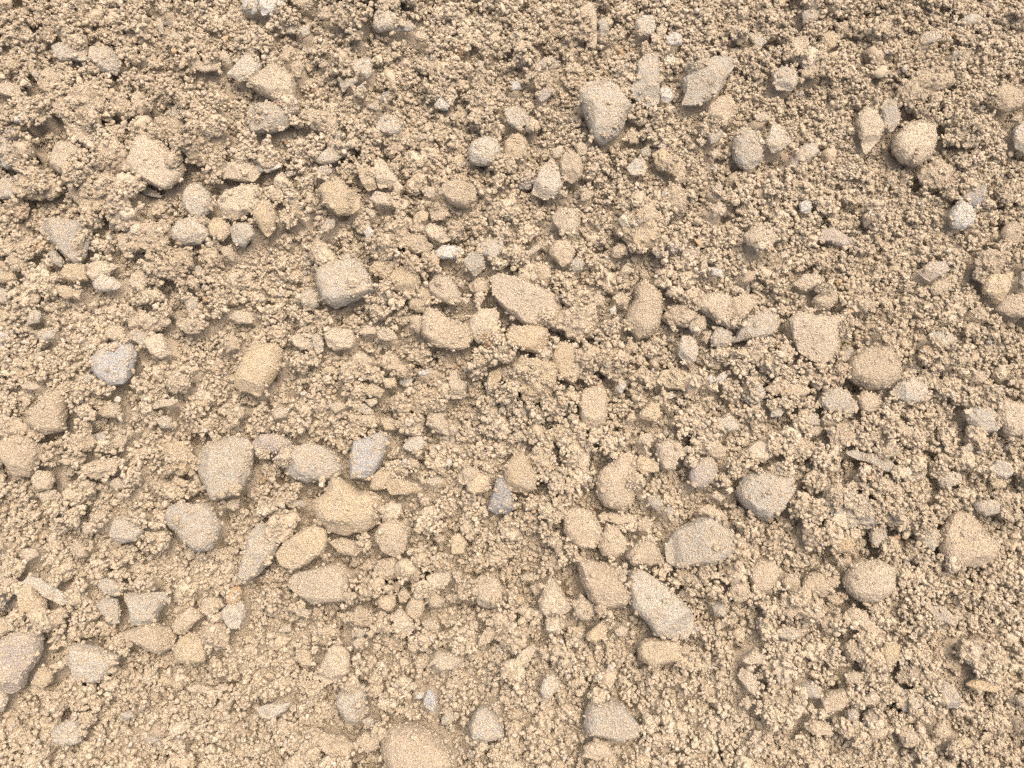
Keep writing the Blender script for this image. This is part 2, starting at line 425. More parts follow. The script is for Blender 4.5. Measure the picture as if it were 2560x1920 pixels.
'22': '''
tk=whiteface|570,330 600,210 760,170 800,240 805,400 790,500 680,540 600,520 570,430
yc|280,590 380,510 580,510 640,640 650,740 540,760 400,670
pk|500,850 540,750 620,700 660,770 650,860 590,890
yc|120,790 200,700 310,720 340,800 395,890 300,910 190,890
yr=ylump|0,780 100,740 150,840 210,910 190,1050 100,1080 0,1060 -50,1000 -60,860
tr=pear|720,970 760,890 850,830 900,780 1000,740 1050,800 1045,950 1040,1090 1010,1200 900,1220 790,1190 730,1090
ys|1090,400 1170,310 1250,320 1265,440 1180,480 1090,450
ps|1220,680 1330,620 1420,660 1480,770 1410,790 1370,880 1290,880 1230,780
yk=loaf|1050,830 1090,760 1240,830 1240,900 1110,920 1060,890
mr=mauvesmooth|1520,870 1600,790 1700,790 1740,890 1700,980 1620,1040 1520,1030 1505,950
ts|1620,700 1740,650 1820,700 1790,800 1700,780
ts=darkflank|440,1300 440,1240 560,1210 660,1240 740,1360 760,1450 700,1530 590,1560 480,1480 440,1400
ts|720,1520 770,1430 800,1340 900,1380 960,1480 970,1560 880,1630 770,1610
gs=hugeblue|1310,1550 1400,1400 1560,1320 1680,1290 1760,1340 1870,1420 1870,1560 1800,1640 1690,1700 1560,1690 1400,1720 1320,1659
ts|1870,1480 1960,1460 2000,1540 1900,1580
ls|1760,460 1840,400 1940,490 1930,540 1830,560 1770,510
wr|1640,110 1690,80 1720,130 1680,160
wr|1730,110 1790,50 1840,80 1800,130 1750,150
ys|1630,280 1690,260 1690,340 1650,340
ws|1290,240 1350,220 1390,260 1340,290
ps|1190,270 1250,250 1290,280 1240,300
ws|880,180 950,120 980,170 930,230 890,210
tc|1050,60 1110,20 1180,60 1150,140 1070,130
yr|980,420 1030,390 1060,440 1010,490
tf|730,1270 860,1250 1050,1280 1040,1330 900,1350 760,1310
ts|1060,1330 1140,1280 1190,1320 1180,1400 1090,1410
gu|1150,1100 1250,1110 1300,1180 1230,1230 1160,1180
ps|1700,1110 1750,1060 1810,1130 1780,1160
ts|340,1510 380,1420 420,1500 440,1610 380,1620
gu|1290,1220 1340,1190 1390,1250 1340,1310
yc|1270,60 1380,20 1470,100 1450,190 1330,200 1240,120
ps|1990,720 2090,640 2180,680 2230,760 2130,820 2050,800
ts|1600,1230 1680,1180 1800,1250 1850,1310 1760,1320 1680,1280
ps|1090,590 1170,570 1210,640 1140,680 1070,660
''',
'23': '''
ls=greycap|400,310 430,230 520,170 620,230 700,310 730,370 640,420 470,390
ts|720,290 760,220 850,240 920,310 890,380 800,410 740,370
lr=greyknob|1010,230 1080,110 1180,110 1270,170 1290,250 1220,320 1120,320
gs=spot|1620,420 1720,350 1820,350 1900,420 1940,510 1900,560 1770,560 1680,490
pr=rimtan|1930,300 1980,270 2080,310 2212,350 2240,480 2212,560 2100,600 2000,590 1960,500 1930,400
ls|270,450 340,390 400,430 390,500 320,510
ps|300,550 380,500 440,530 400,590 310,600
tc|50,700 130,640 270,620 370,690 350,780 240,780 130,770
tc|480,600 560,490 650,510 690,610 620,690 500,680
gf=longgrey|610,740 700,720 850,770 970,800 1030,900 940,900 800,830 700,790
tc|810,1020 850,960 980,960 1100,1050 1110,1090 1020,1130 880,1110
pr|400,750 440,740 500,830 460,850 420,810
pr|490,870 560,820 580,870 520,920
gc=shadeclod|440,1060 520,1020 640,1060 760,1110 850,1220 860,1320 760,1380 600,1370 460,1290 400,1180
tc|880,1270 960,1210 1180,1200 1290,1290 1220,1380 1080,1410 1000,1370
or=orangeball|490,1540 510,1450 590,1400 670,1440 680,1530 640,1590 540,1590
gs|840,1420 920,1360 970,1400 1000,1480 940,1560 860,1510
gs=greydiamond|1215,1460 1260,1370 1340,1360 1430,1430 1400,1530 1350,1580 1260,1520
tr=darktan|1440,1560 1450,1400 1520,1260 1620,1230 1720,1330 1800,1420 1900,1510 1880,1620 1760,1700 1560,1700 1470,1640
ls|1840,880 1900,800 2000,830 2030,920 1960,970 1870,930
gu|1110,920 1200,900 1320,890 1300,960 1180,1000
gs|1420,960 1500,900 1600,920 1620,1000 1480,1040 1430,1010
gs|1700,1180 1780,1130 1900,1150 1920,1250 1800,1280 1730,1240
tc|1930,1230 2010,1180 2090,1220 2130,1290 2060,1330 1950,1290
ys|1860,1000 1900,950 1990,980 1970,1040 1880,1040
ls|1610,690 1670,660 1700,700 1640,730
ys|940,670 1010,640 1090,720 1080,780 990,740
ps|1020,530 1110,480 1200,540 1190,600 1090,610
ls|0,360 60,330 120,380 80,430 0,430
tc|-60,180 0,150 150,110 260,170 340,200 240,260 100,260 0,230
ts|1720,60 1800,40 1830,110 1760,160 1700,120
yr|1830,130 1900,110 1900,160 1840,170
''',
'30': '''
ls|910,210 940,140 1060,150 1110,200 1120,280 1060,300 960,270
gs|880,370 960,310 1080,330 1100,420 1080,530 1020,540 960,470
ls=anvil|1150,300 1180,270 1300,270 1490,270 1480,360 1410,440 1400,520 1300,555 1190,540 1190,420
tr=dome|1130,630 1230,570 1400,530 1500,570 1555,650 1530,740 1430,790 1330,760 1250,700
yr=acorn|1570,740 1620,650 1700,610 1780,640 1820,760 1810,850 1700,870 1600,840 1570,790
ts|1540,560 1600,460 1690,390 1760,440 1790,480 1730,530 1640,620 1560,620
lr=paleheart|1960,430 2020,350 2110,340 2150,390 2150,480 2100,570 2020,560 1970,490
ts|1770,390 1850,310 1960,330 1950,400 1850,470 1790,430
tc|1780,600 1850,510 1960,530 2000,620 2010,720 1910,740 1820,680
lf|285,200 350,130 450,150 600,250 660,330 600,370 480,310 400,230
ys=thumb|260,280 300,200 370,200 420,290 480,320 490,420 400,480 290,450
tc|420,520 500,440 620,400 610,520 540,590 450,570
mf=longslab|60,780 110,670 300,570 400,560 430,620 420,760 370,870 300,960 260,1070 180,1120 90,1090 40,1000
ts|0,560 60,480 150,480 220,570 140,620 60,680 0,670
ls|0,1190 30,1110 110,1110 130,1190 90,1280 0,1310
ps|60,130 130,90 200,150 190,240 80,220
gc|0,240 80,230 130,320 110,400 0,420
lk=paleblock|690,830 700,720 780,700 1000,760 1100,800 1050,900 960,1000 880,1030 740,1020 710,940
ys|340,1050 370,950 430,900 520,940 510,1030 420,1080
gs|600,830 640,800 680,840 640,890 600,880
ls|520,1440 620,1370 720,1330 780,1420 760,1540 640,1570 540,1540
pf|1880,1080 1960,1050 2020,1080 1960,1120
pf|1660,1080 1760,1050 1840,1090 1780,1120 1680,1110
gs|1090,1300 1180,1270 1220,1320 1140,1350
gs|1290,1500 1380,1490 1450,1520 1350,1550
tc|690,1170 760,1130 800,1220 750,1260 690,1230
''',
'31': '''
pf=paleslab|320,200 370,110 520,80 600,50 740,30 810,70 825,200 820,330 690,340 520,355 420,290
tr|1030,70 1080,0 1230,-40 1245,60 1220,150 1130,165 1060,130
tc|1330,50 1400,0 1450,80 1440,150 1360,170
ps|1490,130 1560,90 1680,90 1690,170 1630,240 1520,240
ps|1700,100 1770,80 1800,150 1740,200
pr=biscuit|1870,200 1940,130 2060,140 2120,220 2110,340 2020,400 1920,370 1870,290
yr|1060,340 1100,290 1220,290 1220,380 1180,430 1100,400
ts|1240,280 1290,230 1350,280 1310,350 1250,360
yr=bean|1310,400 1370,290 1450,270 1470,370 1440,480 1380,500 1320,450
tr|1480,290 1560,270 1640,340 1600,400 1510,400
ps|1190,460 1260,400 1330,470 1390,560 1330,640 1240,610 1170,570 1210,520
tc|840,450 920,390 1010,420 1040,490 970,560 860,560 820,500
gs|850,590 920,560 980,600 930,650 860,640
ps|850,690 920,640 980,660 960,720 890,750
ps=sail|560,980 600,860 660,740 720,700 810,770 830,850 830,960 720,1020 620,1050
ys|370,780 440,720 500,770 520,880 450,930 390,860
lr=paleegg|720,1180 760,1100 840,1060 950,1060 970,1180 960,1290 890,1380 800,1350 730,1250
ps|1530,850 1580,770 1700,780 1800,830 1740,900 1600,930
bs=lilac|1460,1180 1500,1090 1560,1120 1570,1230 1550,1290 1480,1230
ws|1390,1120 1470,1120 1450,1170 1400,1170
tr=loafbig|1110,1520 1180,1420 1320,1400 1480,1430 1600,1500 1680,1610 1710,1720 1600,1780 1400,1800 1180,1770 1110,1640
ts|890,1520 960,1460 1080,1500 1070,1600 980,1640 900,1570
tc|550,1510 650,1480 780,1500 850,1560 830,1650 650,1659 590,1590
lk=lowgrey|1850,1400 1900,1290 1960,1230 2060,1280 2130,1400 2140,1490 2010,1520 1870,1500
gu|1600,1360 1680,1290 1720,1370 1660,1440 1600,1420
lf|40,1250 170,1210 330,1200 290,1270 160,1350 90,1320
ps|370,420 430,390 510,430 470,480 400,470
gs|930,1360 1000,1330 1050,1380 990,1420
ts|1920,680 1980,590 2080,560 2080,650 1990,710 1920,730
ts|1450,520 1520,490 1600,550 1580,610 1480,580
tr|1320,740 1380,680 1430,740 1380,790
ps|240,560 320,540 320,610 250,620
''',
'32': '''
ps=cone|235,350 270,230 320,140 370,180 430,280 505,390 440,450 280,460 240,420
ps|520,380 580,275 660,340 720,420 650,510 580,500 530,450
ts=bigtan|560,0 680,0 800,30 880,80 950,200 1000,310 960,370 830,400 740,390 650,310 590,180
lf=longpale|980,180 1020,90 1070,70 1170,120 1290,210 1400,310 1490,400 1510,530 1460,630 1350,640 1210,620 1130,500 1020,390 1000,270
yk=yblock|1070,760 1090,690 1160,660 1410,660 1415,780 1400,840 1280,870 1180,900 1090,830
ts|1420,750 1470,700 1530,740 1500,800 1430,790
ps|280,500 300,470 420,480 440,560 370,610 290,590
ys|640,610 740,530 800,500 800,650 700,690 630,660
ps|860,590 920,540 990,570 970,640 890,640
ps|20,870 50,790 140,730 200,750 150,850 70,900 40,960 0,960
lr=pebble1|240,1090 270,1010 350,960 410,1040 350,1110 320,1170 260,1150
gs=crust|630,1290 680,1190 850,1200 940,1230 1000,1310 1080,1420 1060,1480 920,1530 780,1490 650,1470 620,1400
ts|610,1580 720,1520 830,1550 850,1650 730,1690 620,1660
ls|1690,380 1740,340 1820,380 1800,470 1710,460
tr|1830,250 1880,150 1960,150 2010,220 1990,330 1900,350
ps|1930,840 2060,740 2150,810 2130,870 1990,870
ps|1920,980 1950,910 2040,950 2090,1040 2080,1150 1990,1100
tr|1940,1190 2000,1150 2040,1210 1990,1270
ps|1235,1220 1280,1180 1320,1250 1300,1290 1250,1270
yr|1390,110 1450,60 1530,90 1510,150 1420,150
tr|1205,100 1250,60 1290,110 1250,150
ts|70,130 150,110 230,130 180,180 90,170
ts|150,220 230,190 250,260 200,310
ps|20,420 90,370 140,420 80,460
gs|870,60 940,40 990,90 960,140 890,120
tc|1430,260 1490,230 1540,300 1480,350 1420,310
ts=whitespot|1990,70 2090,0 2212,0 2260,80 2212,210 2130,290 2050,250 2010,150
''',
'33': '''
pr=bun|600,170 630,80 720,10 880,-10 1000,50 1010,160 980,270 870,340 740,340 640,270
tr|270,200 300,130 400,90 490,160 500,260 430,310 310,270
tu|80,180 130,110 220,120 240,230 130,250
ts|500,170 540,110 580,130 570,220 520,230
tc|30,360 130,280 280,280 370,330 400,430 370,520 260,480 110,460
tf=tilted|620,450 680,390 790,430 830,500 920,600 830,620 740,560 640,500
ys=cream|910,760 940,680 1020,670 1070,720 1040,830 1010,880 960,910 925,840
or=orangebar|1640,1050 1700,1010 1850,1010 1920,1070 1880,1110 1720,1100
tc|1070,950 1160,850 1260,880 1290,1010 1180,1040 1080,1020
gs=greylow|1380,1060 1430,1020 1520,1050 1600,1170 1580,1250 1480,1240 1400,1150
ps|770,1170 840,1090 900,1150 880,1220 790,1220
tk|410,1180 480,1110 600,1090 660,1190 560,1270 430,1290
tc|0,1050 60,1020 140,1110 180,1220 80,1220 0,1170
gs|250,1060 340,1020 420,1080 400,1170 300,1160
ls|20,600 90,550 200,580 240,640 160,670 60,650
ts|480,300 560,290 620,350 560,380 500,350
ts|610,980 680,930 770,960 740,1040 650,1050
ps|2050,1170 2100,1120 2212,1150 2230,1250 2100,1230
gs|1330,400 1430,380 1580,500 1550,560 1400,500
tr|1090,1450 1160,1400 1260,1480 1270,1560 1170,1600 1100,1540
ts|800,1420 880,1370 950,1440 930,1510 840,1500
ts|280,1400 360,1340 490,1400 500,1470 400,1480 310,1450
ys|1550,1530 1620,1480 1700,1530 1670,1590 1580,1590
ts|2120,1390 2212,1320 2240,1450 2212,1520 2140,1470
gs|640,1290 700,1240 740,1300 700,1380 640,1350
gc|1080,1150 1160,1100 1260,1150 1280,1250 1160,1290 1090,1240
gs|1620,780 1680,700 1790,720 1760,830 1720,910 1640,860
tc|1800,760 1870,690 1960,780 1990,860 1890,880 1810,840
ts|1380,1430 1450,1380 1520,1440 1480,1520 1400,1500
tc|600,730 700,680 800,740 780,840 660,850
'''}
# landmark stones: key -> (short phrase other labels point to, full label)
MARK = {
'slab': ('flat pale slab near the upper left corner', 'flat pale grey slab near the upper left corner, dark gap under its lower edge'),
'tri': ('pale triangular stone at upper left', 'pale grey triangular stone at upper left, against a larger pointed tan stone'),
'smooth': ('smooth squarish tan stone at left', 'smooth squarish pale tan stone near the left edge, left of the big pale stone'),
'bigpale': ('big pale stone at upper left', 'big pale tan stone at upper left with a dark gap below its left side'),
'edgegrey': ('smooth grey chip at the left edge', 'smooth grey flat chip lying at the left edge, below the upper left corner'),
'round1': ('smooth pale grey stone at upper left', 'smooth pale grey rounded stone just right below the big pale stone at upper left'),
'pitted': ('big grey pitted stone at left', 'big grey pitted stone at left, pointed towards the bottom'),
'oval1': ('pale oval stone left of centre', 'pale grey oval stone in the upper left, beside a smaller yellowish stone'),
'brick1': ('pale brick-shaped stone at left', 'pale tan brick-shaped stone tilted at left, right of a grey one'),
'blue1': ('bluish stone at left', 'bluish pale grey stone at left with sand round its lower rim'),
'white1': ('whitish stone at the top edge', 'whitish flat stone cut by the top edge, right one of two'),
'chip1': ('small grey bar at the top', 'small grey bar-shaped chip in the sand near the top, left of centre'),
'upc': ('pale rounded stone above the centre', 'pale grey rounded stone above the centre, left of the big pale stone'),
'pointed': ('large tan stone below the pale triangle', 'large tan stone pointed at its right end, touching the pale triangle at upper left'),
'mauve1': ('small mauve pebble', 'small mauve purple pebble in the upper left, half covered by sand'),
'palewedge': ('pale wedge above the centre', 'pale tan wedge standing beside a yellow sliver, above left of centre'),
'egg': ('smooth egg-shaped stone', 'smooth egg-shaped yellowish stone tilted down to the right, upper left of centre'),
'round2': ('round tan stone above the centre', 'round tan stone above the centre with rough sandy lower side'),
'bead': ('small smooth yellow bead', 'small smooth yellow bead-like pebble below the round tan stone above the centre'),
'square': ('square grey stone', 'large square pale grey stone with flat top, left of centre'),
'trap': ('four-sided stone at the centre', 'pale tan four-sided stone leaning left of the big slab at the centre'),
'twin': ('large tan stone left of centre', 'large tan sandy stone just left of centre, joined to a paler stone on its right'),
'bigslab': ('big tan slab at the centre', 'big tan slab lying at the centre, running down to the right'),
'plainblob': ('smooth yellowish oval at left', 'smooth yellowish oval stone standing upright, left of centre'),
'lowblock': ('yellow block under the central slab', 'yellow tan block with straight lower edge directly under the big central slab'),
'crumbly': ('crumbly yellow lump below the centre', 'crumbly yellow sand-covered lump right below the yellow block at the centre'),
'greyround': ('large grey round stone at lower left', 'large pale grey rounded stone at lower left, narrowing towards the bottom'),
'yslab': ('smooth yellow slab at lower left', 'smooth yellowish slab at lower left between a grey stone and the saddle-backed stone'),
'greyside': ('grey stone beside the yellow slab', 'grey slanting stone half under the smooth yellow slab at lower left'),
'wideright': ('wide grey-tan stone right of centre', 'wide grey and tan stone lower right of centre with a shaded lower edge'),
'bigtop': ('big pale stone at the top', 'big pale stone at the top right of centre with a dark pit at its left'),
'tallgrey': ('tall grey stone at the top', 'tall grey stone standing between the big pale stone and the kite-shaped one at the top'),
'kite': ('kite-shaped grey stone at the top', 'kite-shaped pale grey stone with flat face at upper right of centre'),
'whitebit': ('small white pebble at the top', 'small white pebble between the tall grey and the kite-shaped grey stones'),
'smoothgrey': ('smooth grey stone at upper right', 'smooth grey stone half buried at upper right, standing upright'),
'ball1': ('pale ball right of the centre top', 'pale sandy ball-shaped stone above right of centre, upper of two'),
'ball2': ('tan ball above the central slab', 'tan ball-shaped stone above the central slab, lower of two balls'),
'bigclod': ('large crumbly clod', 'large crumbly yellow clod of sand above right of centre'),
'upright': ('upright tan stone right of centre', 'smooth upright tan stone right of centre, narrow at its top'),
'lumpy': ('lumpy round clod right of centre', 'lumpy round tan clod touching the right end of the big central slab'),
'wedge': ('tan wedge at right', 'sharp tan wedge with dark front face, right of centre'),
'greyblock': ('grey block at right', 'grey angular block beside the notched tan stone at right'),
'sliver': ('tiny orange sliver', 'tiny orange sliver in the sand at upper right of centre'),
'bigsandy': ('broad sandy stone at upper right', 'broad tan stone strewn with sand at upper right, flat underside in shadow'),
'biground': ('big round stone at upper right', 'big round pale tan stone at upper right with striped sandy face'),
'leaf': ('pale leaf-shaped slab at upper right', 'pale leaf-shaped slab on edge at upper right, left of a grey pebble'),
'rimgrey': ('dark grey stone at the right edge', 'grey stone cut by the right edge in the upper part'),
'coin': ('round white stone at right', 'round whitish grey stone at upper right below a dark shaded one'),
'olive': ('olive tan stone near the right edge', 'smooth olive tan stone with dark hollow beneath it near the right edge'),
'notch': ('notched tan stone at right', 'large pale tan stone with a notched top edge at right'),
'holed': ('tan stone above the dark hole at left', 'tan grey stone near the left edge, right above a dark hole'),
'speckled': ('speckled grey stone at lower left', 'speckled grey rounded stone at lower left, below the large grey round one'),
'smallpale': ('pale pebble left of the speckled stone', 'pale grey pebble at lower left, some way left of the speckled grey stone'),
'brown': ('brownish stone left of centre', 'brownish mauve stone partly hidden by sand, lower left of centre'),
'greyoval': ('grey oval stone below left of centre', 'grey oval stone above the saddle-backed yellow stone'),
'bluetall': ('tall blue-grey stone', 'tall blue-grey slab below left of centre, lower end under sand'),
'saddle': ('saddle-backed yellow stone', 'large saddle-backed yellow stone with sandy hollow, lower left of centre'),
'tongue': ('flat yellow tongue', 'flat pale yellow tongue-shaped stone right of the saddle-backed stone'),
'cube': ('small yellow cube', 'small yellow cube-shaped chip below left of the centre'),
'darkgrey': ('dark grey stone near the centre', 'small dark grey upright stone just below the centre, darkest in the picture'),
'whiteface': ('block with a white face', 'tan block with a whitish flat face on its right, below right of centre'),
'ylump': ('yellow lump right of the dark stone', 'yellow knobbly lump to the right of the small dark grey stone'),
'pear': ('pear-shaped stone right of centre', 'large pear-shaped tan stone below right of centre'),
'loaf': ('small loaf-shaped yellow stone', 'small loaf-shaped yellow stone right beside the pear-shaped stone'),
'mauvesmooth': ('smooth mauve-grey stone', 'smooth mauve-grey stone half buried, lower right of centre'),
'darkflank': ('tan stone with a dark flank', 'tan stone with smooth top and dark lower left flank, below the pear-shaped stone'),
'hugeblue': ('huge stone with bluish patch', 'huge grey and tan stone with a bluish bare patch, lower right of centre'),
'greycap': ('pale grey stone at right', 'pale grey stone with a shaded underside at right, below the notched stone'),
'greyknob': ('grey knob at right', 'pale grey knob-shaped stone at right under a large tan one'),
'spot': ('grey stone with yellow spot', 'grey stone with a yellowish spot near the right edge'),
'rimtan': ('large tan stone at the right edge', 'large rounded tan stone cut by the right edge at mid height'),
'longgrey': ('long thin grey slab at right', 'long thin grey slab sloping down to the right, at right'),
'shadeclod': ('big shaded clod at right', 'big shaded grey-tan clod at right, above the orange pebble'),
'orangeball': ('orange pebble at right', 'rounded orange yellow pebble in the sand at right'),
'greydiamond': ('grey diamond-shaped pebble', 'grey diamond-shaped pebble left of the huge tan stone at lower right'),
'darktan': ('huge tan stone at lower right', 'huge rough tan stone at lower right, tapering to the top'),
'anvil': ('pale anvil-shaped stone', 'pale anvil-shaped stone with flat top edge at lower left'),
'dome': ('tan dome under the anvil stone', 'tan dome-shaped stone directly under the anvil-shaped one at lower left'),
'acorn': ('yellow acorn-shaped stone', 'yellow acorn-shaped stone at lower left beside the tan dome'),
'paleheart': ('pale heart-shaped stone', 'pale grey heart-shaped stone at lower left, pointed at its bottom'),
'thumb': ('yellow thumb-shaped stone', 'yellow thumb-shaped stone leaning on a pale slab near the left edge'),
'longslab': ('long mauve-grey slab', 'long mauve-grey slab slanting along the left edge near the bottom'),
'paleblock': ('pale grey block at lower left', 'pale grey flat block with straight left side at lower left'),
'paleslab': ('big pale slab below the saddle stone', 'big pale angular slab below the saddle-backed yellow stone'),
'biscuit': ('round biscuit-like stone', 'round pale biscuit-like stone below the centre, sandy in its middle'),
'bean': ('smooth yellow bean', 'smooth yellow bean-shaped stone below the centre, upright'),
'sail': ('pale sail-shaped stone', 'pale tan sail-shaped stone below left of centre, above the pale egg'),
'paleegg': ('pale egg near the bottom', 'pale pinkish grey egg-shaped stone near the bottom, left of centre'),
'lilac': ('lilac-grey chip', 'small lilac-grey chip beside a dark hole near the bottom'),
'loafbig': ('large loaf at the bottom edge', 'large loaf-shaped tan stone at the bottom edge, left of centre'),
'lowgrey': ('pale grey stone near the bottom', 'pale grey stone near the bottom, right of the large loaf-shaped one'),
'cone': ('cone-shaped stone', 'pale tan cone-shaped stone with its tip upwards, lower right of centre'),
'bigtan': ('large tan slab beside the long pale stone', 'large tan slab leaning against the left side of the long pale stone'),
'longpale': ('long pale stone', 'long pale stone slanting down to the right, lower right of centre'),
'yblock': ('yellow block below the long pale stone', 'pale yellow rectangular block just below the long pale stone'),
'pebble1': ('pale pebble at the lower centre', 'pale pointed pebble in fine sand at the lower centre'),
'crust': ('sand-crusted grey stone at the bottom', 'large sand-crusted grey stone near the bottom, right of centre'),
'whitespot': ('tan stone below the huge bluish one', 'tan stone with a whitish patch at lower right, left of the smooth bun'),
'bun': ('smooth bun-shaped stone', 'smooth bun-shaped tan stone at lower right, dark gap under its right side'),
'tilted': ('tilted slab below the bun', 'tan slab tilted down to the right, just below the smooth bun-shaped stone'),
'cream': ('cream knobbly pebble', 'cream coloured knobbly pebble standing upright at lower right'),
'orangebar': ('orange bar near the right edge', 'small orange bar-shaped pebble near the right edge, low down'),
'greylow': ('grey stone left of the orange bar', 'grey speckled stone half buried, lower left of the orange bar at lower right'),
}
# ---------------------------------------------------------------- materials
def ramp(nt, fac, stops):
    r = nt.nodes.new('ShaderNodeValToRGB')
    e = r.color_ramp.elements
    while len(e) > 2:
        e.remove(e[-1])
    for i, (p, c) in enumerate(stops):
        k = e[i] if i < 2 else e.new(p)
        k.position = p
        k.color = (*c, 1)
    nt.links.new(fac, r.inputs[0])
    return r.outputs[0]

def noise(nt, co, scale, detail=3, rough=.6):
    n = nt.nodes.new('ShaderNodeTexNoise')
    n.inputs['Scale'].default_value = scale
    n.inputs['Detail'].default_value = detail
    n.inputs['Roughness'].default_value = rough
    nt.links.new(co, n.inputs['Vector'])
    return n.outputs['Fac']

def mixc(nt, fac, a, b, mode='MIX'):
    m = nt.nodes.new('ShaderNodeMix')
    m.data_type = 'RGBA'
    m.blend_type = mode
    for s, v in ((0, fac), (6, a), (7, b)):
        if isinstance(v, (int, float)):
            m.inputs[s].default_value = v
        elif isinstance(v, tuple):
            m.inputs[s].default_value = (*v, 1)
        else:
            nt.links.new(v, m.inputs[s])
    return m.outputs[2]

SAND = (0.403, 0.336, 0.240)
SAND_D = (0.313, 0.247, 0.173)
SAND_L = (0.474, 0.410, 0.320)

def new_mat(name):
    m = bpy.data.materials.new(name)
    m.use_nodes = True
    nt = m.node_tree
    b = nt.nodes['Principled BSDF']
    b.inputs['Roughness'].default_value = 0.85
    b.inputs['Specular IOR Level'].default_value = 0.25
    return m, nt, b

def bump(nt, b, pairs):
    prev = None
    for h, strength, dist in pairs:
        k = nt.nodes.new('ShaderNodeBump')
        k.inputs['Strength'].default_value = strength
        k.inputs['Distance'].default_value = dist
        nt.links.new(h, k.inputs['Height'])
        if prev:
            nt.links.new(prev, k.inputs['Normal'])
        prev = k.outputs[0]
    nt.links.new(prev, b.inputs['Normal'])

def grain_mat():
    m, nt, b = new_mat('sand_grain')
    at = nt.nodes.new('ShaderNodeAttribute')
    at.attribute_type = 'INSTANCER'
    at.attribute_name = 'tint'
    geo = nt.nodes.new('ShaderNodeNewGeometry')
    n = noise(nt, geo.outputs['Position'], 1500, 0)
    v = ramp(nt, n, [(.25, (.76, .74, .71)), (.75, (1.18, 1.18, 1.18))])
    c = mixc(nt, 1.0, at.outputs['Color'], v, 'MULTIPLY')
    nt.links.new(c, b.inputs['Base Color'])
    bump(nt, b, [(n, .7, .0008)])
    return m

def bed_mat():
    m, nt, b = new_mat('damp_sand')
    tc = nt.nodes.new('ShaderNodeTexCoord')
    n1 = noise(nt, tc.outputs['Object'], 600, 4)
    c = ramp(nt, n1, [(.3, SAND_D), (.7, SAND)])
    nt.links.new(c, b.inputs['Base Color'])
    n2 = noise(nt, tc.outputs['Object'], 450, 3)
    bump(nt, b, [(n2, 1.0, .002)])
    return m

# base colour of the bare rock, second tone, how much sandy dust lies on it
ROCK = {'w': ((.475, .455, .405), (.405, .385, .335), .25), 'l': ((.425, .392, .325), (.355, .325, .265), .58),
        'g': ((.365, .338, .285), (.305, .278, .230), .60), 'd': ((.205, .20, .19), (.275, .265, .245), .2),
        'b': ((.385, .377, .355), (.325, .318, .30), .42), 'm': ((.345, .305, .265), (.295, .26, .225), .60),
        't': ((.405, .33, .235), (.355, .285, .195), .74), 'p': ((.45, .385, .288), (.40, .335, .248), .62),
        'y': ((.44, .355, .235), (.395, .315, .20), .60), 'o': ((.44, .335, .205), (.39, .295, .175), .50)}

def rock_mat(k):
    base, second, dust = ROCK[k]
    m, nt, b = new_mat('stone_' + {'w': 'whitish', 'l': 'pale_grey', 'g': 'grey', 'd': 'dark_grey', 'b': 'blue_grey', 'm': 'mauve',
                                  't': 'tan', 'p': 'pale_tan', 'y': 'yellowish', 'o': 'orange'}[k])
    tc = nt.nodes.new('ShaderNodeTexCoord')
    geo = nt.nodes.new('ShaderNodeNewGeometry')
    P = geo.outputs['Position']
    oi = nt.nodes.new('ShaderNodeObjectInfo')
    n_big = noise(nt, P, 90, 3)
    n_mid = noise(nt, P, 420, 4, .7)
    n_fine = noise(nt, P, 1500, 2, .7)
    c = mixc(nt, n_mid, second, base)
    # fine mineral speckle
    sp = ramp(nt, n_fine, [(.34, (.60, .58, .56)), (.5, (1, 1, 1)), (.66, (1.28, 1.28, 1.27))])
    c = mixc(nt, .8, c, sp, 'MULTIPLY')
    # sandy dust in patches
    d1 = ramp(nt, n_big, [(.62 - .35 * dust, (0, 0, 0)), (.80 - .35 * dust, (1, 1, 1))])
    d2 = ramp(nt, n_mid, [(.36, (.15, .15, .15)), (.62, (1, 1, 1))])
    dm = mixc(nt, 1.0, d1, d2, 'MULTIPLY')
    sand = ramp(nt, n_fine, [(.34, tuple(.72 * v_ for v_ in SAND_D)), (.5, SAND), (.66, tuple(1.06 * v_ for v_ in SAND_L))])
    c = mixc(nt, dm, c, sand)
    # every stone a little different
    vr = ramp(nt, oi.outputs['Random'], [(0, (.98, .97, .96)), (1, (1.17, 1.16, 1.15))])
    c = mixc(nt, 1.0, c, vr, 'MULTIPLY')
    nt.links.new(c, b.inputs['Base Color'])
    bump(nt, b, [(n_mid, .6, .0018), (n_fine, 1.0, .0012)])
    return m

MATS = {k: rock_mat(k) for k in ROCK}
M_GRAIN = grain_mat()
M_BED = bed_mat()

# ---------------------------------------------------------------- helpers
def hash3(i, j, k, s):
    h = (i * 374761393 + j * 668265263 + k * 2147483647 * 3 + s * 1274126177) & 0xFFFFFFFF
    h = ((h ^ (h >> 13)) * 1274126177) & 0xFFFFFFFF
    return ((h ^ (h >> 16)) & 0xFFFF) / 65535.0

def vnoise(p, s=0):                                   # value noise, p (n,3), result -1..1
    f = np.floor(p).astype(np.int64)
    t = p - f
    t = t * t * (3 - 2 * t)
    r = 0
    for a in (0, 1):
        for b in (0, 1):
            for c in (0, 1):
                w = (t[:, 0] if a else 1 - t[:, 0]) * (t[:, 1] if b else 1 - t[:, 1]) * (t[:, 2] if c else 1 - t[:, 2])
                r = r + w * hash3(f[:, 0] + a, f[:, 1] + b, f[:, 2] + c, s)
    return r * 2 - 1

def fbm(p, s=0, octv=3, g=.5):
    r, a = 0, 1.0
    for o in range(octv):
        r = r + a * vnoise(p * 2 ** o + 17.3 * o, s + o)
        a *= g
    return r

